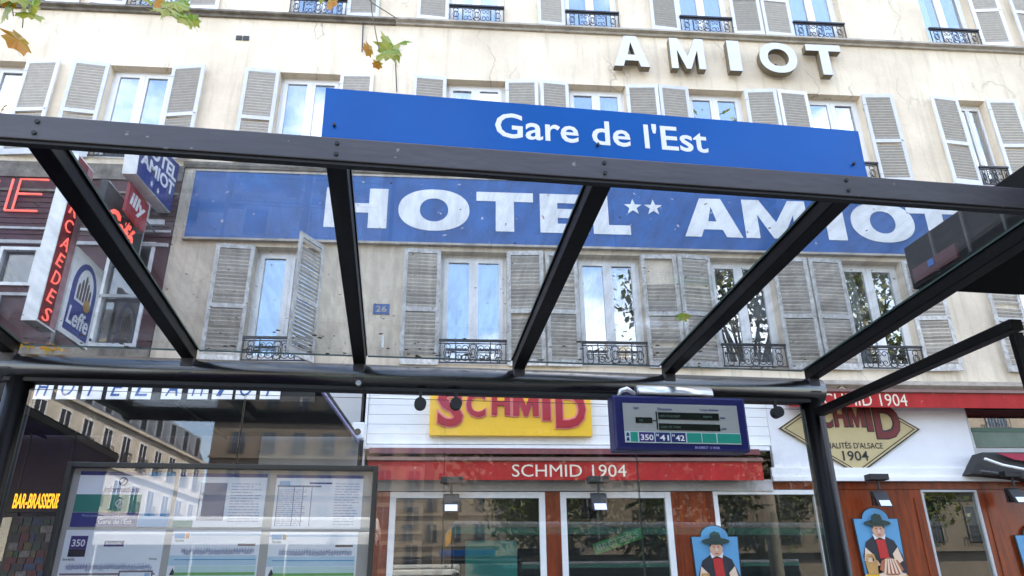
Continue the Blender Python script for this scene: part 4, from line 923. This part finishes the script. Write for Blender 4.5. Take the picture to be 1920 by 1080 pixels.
def poster(u0, u1, z0, z1, label):
    t = thing('timetable_poster', (u0, PY, z0), label, 'poster', 'posters in the timetable case', frame='s')
    B(u0, u1, PY, PY+.001, z0, z1).build('sheet', PAP, t)
    W, H = u1-u0, z1-z0
    def r(a, b, c, d, m, lv=1, nm='print'): B(u0+a*W, u0+b*W, PY-.0006*lv, PY-.0006*lv+.0004, z0+c*H, z0+d*H).build(nm, m, t)
    def tx(s_, a, c, w=None, h=None, m=INK, lv=1, bold=.005, sh_=0): mb = MB(); stamp(mb, text(s_, bold, sh_), (u0+a*W, PY-.0006*lv, z0+c*H), XP, ZP, w*W if w else None, h*H if h else None, .0003); mb.build('lettering', m, t)
    def lines(a, b, c, d, n_, m=INK, th=.25):
        mb = MB()
        for i in range(n_):
            z = c+(d-c)*i/n_; bb = b-random.uniform(0, .3)*(b-a)*(random.random() < .5); x = a
            while x < bb-.01:
                w_ = min(random.uniform(.02, .09), bb-x); mb.box(u0+x*W, u0+(x+w_)*W, PY-.0008, PY-.0005, z0+z*H, z0+(z+(d-c)/n_*th)*H); x += w_+.012
        mb.build('text_lines', m, t)
    return t, r, tx, lines
random.seed(5)
def loopmark(t, cu, cz, r_, m):
    mb = MB(); mb.tube([(cu+r_*math.cos(a*math.pi/10), PY-.0012, cz+r_*math.sin(a*math.pi/10)) for a in range(21)], r_*.16, 4, False); mb.tube([(cu-r_*.4,PY-.0012,cz-r_*.5),(cu+r_*.1,PY-.0012,cz+r_*.1),(cu+r_*.3,PY-.0012,cz+r_*.7)], r_*.15, 4); mb.build('round_emblem', m, t)
t, r, tx, ln = poster(-1.215, -.868, 1.868, 2.072, 'top poster with navy and green bands and the word informations at the case corner')
r(0, 1, .93, 1, DNAVY); r(0, .68, .26, .58, GRN); r(0, .68, 0, .255, DNAVY); r(.685, 1, 0, .24, CYB); r(.69, 1, .93, 1, CYB, 2)
tx('informations', .27, .62, .38, .11, DNAVY, 1, .012, .3); loopmark(t, -1.215+.46*.347, 1.868+.82*.204, .014, DNAVY); loopmark(t, -1.215+.46*.347, 1.868+.42*.204, .013, WPR)
tx('Vous pouvez aussi nous contacter', .1, .17, .55, .05, PALB, 2); tx('Gare de l’Est', .28, .05, .34, .09, WPR, 2, .01)
t, r, tx, ln = poster(-.852, -.522, 1.868, 2.070, 'top middle poster with a navy header and a grey photograph on its left')
r(0, 1, .93, 1, DNAVY); r(.25, .55, .12, .82, INK); ln(.6, .95, .1, .85, 14, mat('pale_ink', (.36,.39,.55), .6)); r(0, .22, 0, .12, GRN)
t, r, tx, ln = poster(-.487, -.148, 1.862, 2.068, 'top right poster with a navy header and a ruled table of columns')
r(0, 1, .94, 1, DNAVY); r(.04, .16, .80, .88, PALB); r(.38, .64, .83, .86, DNAVY); r(.02, .52, .77, .80, INK); ln(.68, .96, .08, .88, 16, mat('pale_ink', (.36,.39,.55), .6)); ln(.04, .36, .06, .75, 18, mat('pale_ink', (.36,.39,.55), .6))
for a in (.03, .21, .31, .41): r(a, a+.008, .05, .77, INK)
def route_poster(u0, u1, z1, num, colr, label, band):
    t, r, tx, ln = poster(u0, u1, z1-.42, z1, label); H = .42
    if num == '350':
        r(.06, .23, .84, .95, TVI); r(.06, .23, .775, .839, BLK); tx(num, .08, .86, .13, .06, WPR, 2, .02); r(.40, .60, .86, .91, TVI); tx('Roissypôle', .42, .872, .15, .025, PALB, 2)
        tx('Gare de l’Est', .02, .745, .12, .02, BLK); tx('Roissy', .88, .745, .08, .02, BLK)
        for i in range(30): tx(random.choice(['La Chapelle','Mairie','Stalingrad','Hopital','Porte']), .06+i*.028, .655+random.uniform(0,.01), .05, .06, mat('pale_ink', (.36,.39,.55), .6), 1, 0, .9)
        r(.02, .96, .625, .64, BRN); r(.60, .94, .585, .66, BRN, 2); r(.615, .925, .60, .645, PAP, 3); r(.86, .915, .605, .64, PALB, 4); r(.02, .56, .40, .58, BEI); ln(.03, .55, .41, .57, 7, BRN); r(.57, .97, .40, .50, PALB); ln(.05, .95, .1, .38, 9)
    else:
        r(.0, 1, .955, .975, PALB); r(.03, .14, .93, .975, CYB, 2); r(.15, .19, .93, .975, ORG if num == '42' else LEAFY, 2); tx('Noctilien', .04, .90, .10, .022, BLK); r(.75, .95, .865, .885, BRN)
        for i in range(26): tx(random.choice(['Chatelet','Bastille','Nation','Republique','Barbes']), .12+i*.031, .79+random.uniform(0,.01), .05, .055, mat('pale_ink', (.36,.39,.55), .6), 1, 0, .9)
        r(.0, .98, .70, .785, mat('print_pale_cyan', (.50,.66,.76), .5)); r(.06, .97, .745, .752, CYB, 2); r(.08, .98, .60, .695, mat('print_pale_mint', (.52,.70,.68), .5)); r(.08, .98, .618, .642, LGRN, 2)
        mb = MB(); mb.prism([(u0+.03*(u1-u0),PY-.001,z1-.42+.62*H),(u0+.10*(u1-u0),PY-.001,z1-.42+.62*H),(u0+.06*(u1-u0),PY-.001,z1-.42+.68*H)], (0,.0004,0)); mb.build('arrow', BLK, t)
        r(.0, .17, .48, .58, CYB); tx('N', .015, .535, None, .035, WPR, 2, .02); tx(num, .06, .495, .09, .065, WPR, 2, .03); r(.22, .90, .555, .575, DNAVY if num == '42' else CYB); ln(.24, .9, .4, .54, 4, BRN); ln(.05, .95, .05, .38, 10)
route_poster(-1.222, -.872, 1.857, '350', TVI, 'lower left timetable with violet route 350 box and a beige table', 0)
route_poster(-.845, -.522, 1.857, '42', CYB, 'lower middle timetable with green bar and blue N42 box', 0)
route_poster(-.490, -.155, 1.852, '41', CYB, 'lower right timetable with green bar and blue N41 box', 0)
# ------------------------------------------------------------------ leaves
def leaf_mesh(size, seed, m):
    random.seed(seed); P = []
    prof = [(0,-.42),(.10,-.36),(.30,-.46),(.34,-.22),(.56,-.10),(.38,.06),(.52,.36),(.26,.28),(.14,.34),(0,.62)]
    prof = [(x*random.uniform(.85,1.1), y*random.uniform(.9,1.1)) for x, y in prof]
    pts = prof + [(-x*random.uniform(.9,1.1), y) for x, y in prof[-2:0:-1]]
    mb = MB(); vs = [(0,0,.0)] + [(x*size, y*size, -(x*x+y*y)*size*.45 + random.uniform(-.04,.04)*size) for x, y in pts]
    mb.add(vs, [(0, i+1, (i+1) % len(pts)+1) for i in range(len(pts))]); mb.tube([(0,-.40*size,-.05*size),(.02*size,-.75*size,.05*size)], .008*size, 4)
    return mb.mesh('leaf', m)
LM = [leaf_mesh(.15, i, LEAFN) for i in range(4)] + [leaf_mesh(.14, 9, LEAFY)]
def crown(cx, cy_, cz, rx, ry, rz, n, seed, clumps=60, s=.17):
    random.seed(seed); mb = MB(); cs_ = []
    while len(cs_) < clumps:
        p = Vector([random.uniform(-1,1) for _ in range(3)])
        if .25 < p.length < 1: cs_.append(Vector((cx+p.x*rx, cy_+p.y*ry, cz+p.z*rz)))
    vs, fs = [], []
    for i in range(n):
        c = random.choice(cs_); p = c+Vector([random.gauss(0,.55) for _ in range(3)])
        a = Vector([random.gauss(0,1) for _ in range(3)]).normalized(); b = a.cross(Vector((random.random(),random.random(),1))).normalized(); k = s*random.uniform(.6,1.2)
        o = len(vs); vs += [p-a*k, p+b*k*.6, p+a*k, p-b*k*.6]; fs.append((o,o+1,o+2,o+3))
    mb.v = [tuple(v) for v in vs]; mb.f = fs; return mb, cs_
def tree(x, y, h, rx, rz, n, seed, label, s=.17, ry=None):
    t = thing('plane_tree', (x, y, -.1), label, 'tree', 'plane trees along the boulevard'); ry = ry or rx
    mb, cs_ = crown(x, y, h, rx, ry, rz, n, seed, s=s)
    me = bpy.data.meshes.new('crown'); me.from_pydata([(a-x,b-y,c+.1) for a,b,c in mb.v], [], mb.f); me.materials.append(LEAFC); link('crown', me, t)
    random.seed(seed); tr = MB(); top = Vector((x+.3, y, h-1)); tr.tube([(x,y,-.1),(x+.05,y,2),(x+.1,y+.1,h*.5),top], [.28,.22,.17,.09], 10)
    tr.build('trunk', BARK, t, smooth=True)
    for c in cs_[:14]:
        br = MB(); b0 = Vector((x+.1, y+.05, random.uniform(h*.35, h*.7))); br.tube([b0, b0.lerp(c, .5)+Vector((0,0,.4)), c], [.07,.045,.015], 6); br.build('limb', BARK, t)
    return t
tree(10.5, -2.2, 14.5, 4.4, 5.2, 9000, 21, 'tall plane tree behind the camera mirrored in the hotel windows above the shop')
tree(16.8, -4.5, 13.5, 4.6, 5.0, 8000, 22, 'second plane tree mirrored in the far right hotel windows')
tree(4.2, -12.6, 6.6, 2.7, 3.2, 5500, 23, 'low plane tree across the road mirrored in the first shop window')
tree(9.6, -13.0, 6.8, 2.9, 3.2, 5500, 25, 'low plane tree across the road mirrored beside the shelter post')
tree(20, -12.6, 6.8, 3.2, 3.2, 5500, 26, 'low plane tree across the road mirrored in the slanting dark shop window')
tree(14.6, -13.5, 7.0, 3.0, 3.2, 5000, 24, 'plane tree across the road in front of the long grey stone block')
# near tree whose twigs hang into the top of the picture
nt_ = thing('plane_tree', (-6.2, 1.4, 0), 'plane tree whose twigs of yellow green leaves hang into the top left corner', 'tree', 'plane trees along the boulevard')
MB().tube([(-6.2,1.4,0),(-6.15,1.4,3),(-6.0,1.6,6)], [.25,.2,.15], 10).build('trunk', BARK, nt_, smooth=True)
MB().tube([(-6.0,1.6,5.6),(-4.4,2.6,6.3),(-2.6,3.4,6.0),(-1.0,3.8,5.7),(.3,3.9,5.6)], [.09,.06,.04,.02,.01], 8).build('branch', BARK, nt_, smooth=True)
random.seed(31)
def near(px, py, y=3.9): return at(px, py, y)
for path in ([(60,-60),(45,20),(42,52)], [(150,-80),(20,-10),(25,30)], [(300,-70),(320,-20),(335,12)], [(690,-70),(697,20),(706,70),(712,98)], [(640,-60),(697,5),(745,35)], [(640,-60),(618,-8)]):
    pp = [near(*q) for q in path]; MB().tube(pp, [.006]+[.0035]*(len(pp)-1), 5).build('twig', BARK, nt_)
for px, py, sc, k in ((28,-4,1,0),(55,25,.8,1),(8,20,.7,2),(34,75,.95,4),(315,18,1.0,0),(345,32,.8,3),(328,5,.9,1),(296,0,.7,4),(362,38,.5,2),(733,92,.9,0),(745,82,.75,3),(722,100,.7,1),(692,92,.5,4),(620,3,.6,4),(2,205,.4,4),(708,120,.35,4),(12,-6,.8,4),(270,-5,.7,0),(42,8,.7,0),(62,12,.55,3),(20,-12,.9,2),(338,10,.6,1),(305,22,.55,3),(728,80,.6,3),(738,105,.5,0),(610,-6,.6,1)):
    p = near(px, py, random.uniform(3.75, 4.05)); p = Vector(p)-Vector(nt_['_o'])
    o = link('leaf', LM[k], nt_, p, (R(random.uniform(45,110)), R(random.uniform(-35,35)), R(random.uniform(-60,60)))); o.scale = (sc*1.45,)*3
# fallen leaves on the glass roof
for i, (px, py) in enumerate(((88,652),(100,646),(112,654),(50,645),(1280,592))):
    d = ray(px, py); sl = math.tan(R(3.0)); k = (slope(FS)+.016+sl*FS-1.6)/(d.z+sl*d.dot(SS)); p = EYE+d*k
    o = link('fallen_leaf', LM[4] if i < 4 else LM[2], None, p, (R(random.uniform(-12,12)), R(8), R(random.uniform(0,360)))); o.scale = (.42,)*3
    tag(o, ['yellow leaf lowest in the small heap on the glass roof by the rear beam','yellow leaf in the middle of the small heap on the glass roof','yellow leaf on the right of the small heap on the glass roof','lone orange leaf left of the small leaf heap on the glass roof','curled brown leaf stuck on the glass roof in front of a shutter'][i], 'leaf', 'fallen leaves on the shelter roof')

random.seed(77); gm = MB()
for i in range(260):
    u = random.uniform(-1.55, 1.85); q = FS+.1+(RS-.14-FS-.1)*random.random()**.6; z = slope(q)+.0125; a = random.uniform(.0015, .005); an = random.uniform(0, 3)
    if min(abs(u-k) for k in RAF) < .05: continue
    P3 = [SU*(u+a*math.cos(an+t_*1.57)*random.uniform(.5,1.4))+SS*(q+a*math.sin(an+t_*1.57))+Vector((0,0,z)) for t_ in range(4)]; gm.prism(P3, (0,0,.001))
for i in range(150):
    u = random.uniform(-1.55, 1.85); q = RS-.02-.25*random.random()**2.2; z = slope(q)+.0125; a = random.uniform(.003, .013); an = random.uniform(0, 3)
    if min(abs(u-k) for k in RAF) < .05: continue
    P3 = [SU*(u+a*math.cos(an+t_*1.57)*random.uniform(.5,1.6))+SS*(q+a*math.sin(an+t_*1.57))+Vector((0,0,z)) for t_ in range(4)]; gm.prism(P3, (0,0,.002))
o = gm.build('grit', mat('dry_leaf_bits', (.10,.07,.03), .9)); o['kind'] = 'stuff'; o['label'] = 'dry bits and dirt specks scattered over the glass shelter roof'
# ------------------------------------------------------------------ across the road (seen as reflections)
GREYD = mat('dull_window_paint', (.16,.15,.14), .6)
SLATE = mat('slate_roof', (.10,.11,.13), .5, var=.3, vscale=6); ZINC = mat('zinc', (.30,.32,.35), .4)
DGL = mat('dark_window_glass', (.03,.035,.045), .08, spec=.8)
def block(name, p0, p1, depth, floors, fh, z0, m, label, fmat=None, win_w=1.1, win_h=1.9, pitch=2.7, mansard=True, top_band=True):
    """p0->p1 facade foot line in the ground plane; facade looks to the right hand side of p0->p1"""
    p0, p1 = Vector((*p0,0)), Vector((*p1,0)); L_ = (p1-p0).length; ang = math.atan2(p1.y-p0.y, p1.x-p0.x)
    t = thing(name, tuple(p0), label, 'building', rotz=ang); t['_o'] = (0,0,0); H = z0+floors*fh
    MB().box(0, L_, 0, depth, 0, H).build('wall', m, t)
    for k in range(floors+1): MB().box(-.1, L_+.1, -.22, -.002, z0+k*fh-.14, z0+k*fh+.06).build('string_course', m, t)
    if mansard:
        MB().add([(0,.1,H+.061),(L_,.1,H+.061),(L_,depth,H+.061),(0,depth,H+.061),(.6,1.3,H+2.6),(L_-.6,1.3,H+2.6),(L_-.6,depth-1,H+2.9),(.6,depth-1,H+2.9)], [(0,1,5,4),(1,2,6,5),(2,3,7,6),(3,0,4,7),(4,5,6,7)]).build('roof', SLATE, t)
        ch = MB(); ch.box(L_*.3, L_*.3+1.6, 3, 3.8, H+2.5, H+4); ch.build('chimney', STONE, t); ch = MB(); ch.box(L_*.75, L_*.75+1.6, 3, 3.8, H+2.5, H+4); ch.build('chimney', STONE, t)
    w_ = MB(); w_.box(0, win_w, -.03, -.001, 0, win_h); wm = w_.mesh('window', DGL)
    f_ = MB(); f_.box(-.08,0,-.06,-.001,0,win_h+.08); f_.box(win_w,win_w+.08,-.06,-.001,0,win_h+.08); f_.box(0,win_w,-.06,-.001,win_h,win_h+.08); f_.box(win_w/2-.04,win_w/2+.04,-.05,-.031,0,win_h); fm = f_.mesh('window_frame', fmat or PVC)
    b_ = MB(); b_.box(-.1,win_w+.1,-.28,-.25,0,.06); b_.box(-.1,win_w+.1,-.28,-.25,.8,.86)
    for i in range(8): b_.box(-.1+i*(win_w+.17)/7, -.07+i*(win_w+.17)/7, -.28, -.25, .06, .8)
    bm_ = b_.mesh('balustrade', IRON); d_ = MB(); d_.box(-.2,win_w+.2,.25,1.2,0,1.8); dm = d_.mesh('dormer', ZINC)
    nx = int((L_-1)/pitch); off = (L_-nx*pitch)/2+(pitch-win_w)/2
    for k in range(floors):
        for i in range(nx):
            o = link('window', wm, t, (off+i*pitch, 0, z0+k*fh+.35)); link('window_frame', fm, o); link('balustrade', bm_, o)
    if mansard:
        for i in range(nx):
            o = link('dormer', dm, t, (off+i*pitch, 0, H+.3)); w3 = link('window', wm, o, (.15, .249, .1)); w3.scale = (.75,1,.8)
    return t
def sp_(u, s_): p = SU*u+SS*s_; return (p.x, p.y)
block('corner_apartment_block', sp_(-17.4, -64), sp_(-21.5, -28), 12, 3, 3.0, 4.1, STONE, 'sunlit corner block with grey mansard roof down the side street, mirrored in the shelter glass')
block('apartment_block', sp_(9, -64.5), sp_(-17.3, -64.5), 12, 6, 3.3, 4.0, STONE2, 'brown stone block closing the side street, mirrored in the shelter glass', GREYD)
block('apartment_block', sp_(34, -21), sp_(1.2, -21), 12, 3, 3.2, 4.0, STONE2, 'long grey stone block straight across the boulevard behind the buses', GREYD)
block('apartment_block', sp_(-22.5, -21), sp_(-60, -21), 12, 4, 3.2, 4.0, STONE, 'pale stone block across the boulevard on the far side of the side street corner')
# buses
BW = mat('bus_white', (.78,.78,.76), .3); BJ = mat('bus_jade', (.16,.50,.38), .3); BGL = mat('bus_window_tint', (.02,.03,.03), .06, spec=.8)
def bus(u0, u1, s_, label, up=None, pod=True):
    L_ = u1-u0; t = thing('city_bus', (u0, s_, -.13), label, 'bus', 'city buses on the boulevard', frame='s'); H = 2.95
    def bx_(nm, a, b, c, d, e, f, m, bev=0, par=None): return B(u0+a, u0+b, s_-2.5+c, s_-2.5+d, e, f).build(nm, m, par or t, bev)
    bx_('lower_body', 0, L_, 0, 2.5, .25, 1.15, BJ, .12); bx_('upper_body', .01, L_-.01, .01, 2.49, 1.151, 2.72, up or BW, .06); bx_('roof', 0, L_, 0, 2.5, 2.721 if pod else 2.84, H, BW, .05); bx_('jade_strip', 0, L_, 0, 2.5, 2.7205, 2.8395, BJ) if not pod else None; bx_('white_band', .0, L_, -.005, 2.505, 1.04, 1.16, BW)
    if pod: bx_('roof_unit', 1.5, L_*.45, .5, 2.0, H, H+.28, BW, .08)
    n_ = int(L_/1.45)
    for i in range(n_): bx_('side_window', .03+i*L_/n_, -.01+(i+1)*L_/n_, 2.492, 2.503, 1.25, 2.5, BGL)
    for q in (0, L_): bx_('end_window', q-.02 if q == 0 else q-.003, q+.003 if q == 0 else q+.02, .2, 2.3, 1.2, 2.6, BGL)
    for q in (2.4, L_-2.6):
        w_ = MB(); w_.tube([(u0+q,s_-.06,.35),(u0+q,s_-.3,.35)], .48, 20); ww = w_.build('wheel', RUBBER, t); r__ = MB(); r__.tube([(u0+q,s_-.05,.35),(u0+q,s_-.065,.35)], .26, 14); r__.build('rim', STEEL, ww)
    for q in (.35, 2.0): bx_('headlight', -.02, .01, q, q+.25, .6, .8, STEEL)
    bx_('route_display', -.022, -.003, .5, 2.0, 2.62, 2.85, LED)
    return t
bus(-12.4, -.35, -7.4, 'jade and white city bus at the left, mirrored in the timetable case glass')
bus(1.0, 13.0, -7.9, 'jade city bus with dark upper sides at the right, mirrored in the shop windows', mat('bus_dark_pillar', (.02,.03,.03), .3), False)

# cut edges of every sheet of glass
EDGE = mat('glass_edge', (.02, .05, .04), .4)
GL = {m.name for m in (WGLASS, SGLASS, RGLASS, PGLASS, CGLASS)}
for me in bpy.data.meshes:
    if len(me.materials) == 1 and me.materials[0] and me.materials[0].name in GL:
        me.materials.append(EDGE); am = max(p.area for p in me.polygons)
        for p in me.polygons:
            if p.area < am*.3: p.material_index = 1
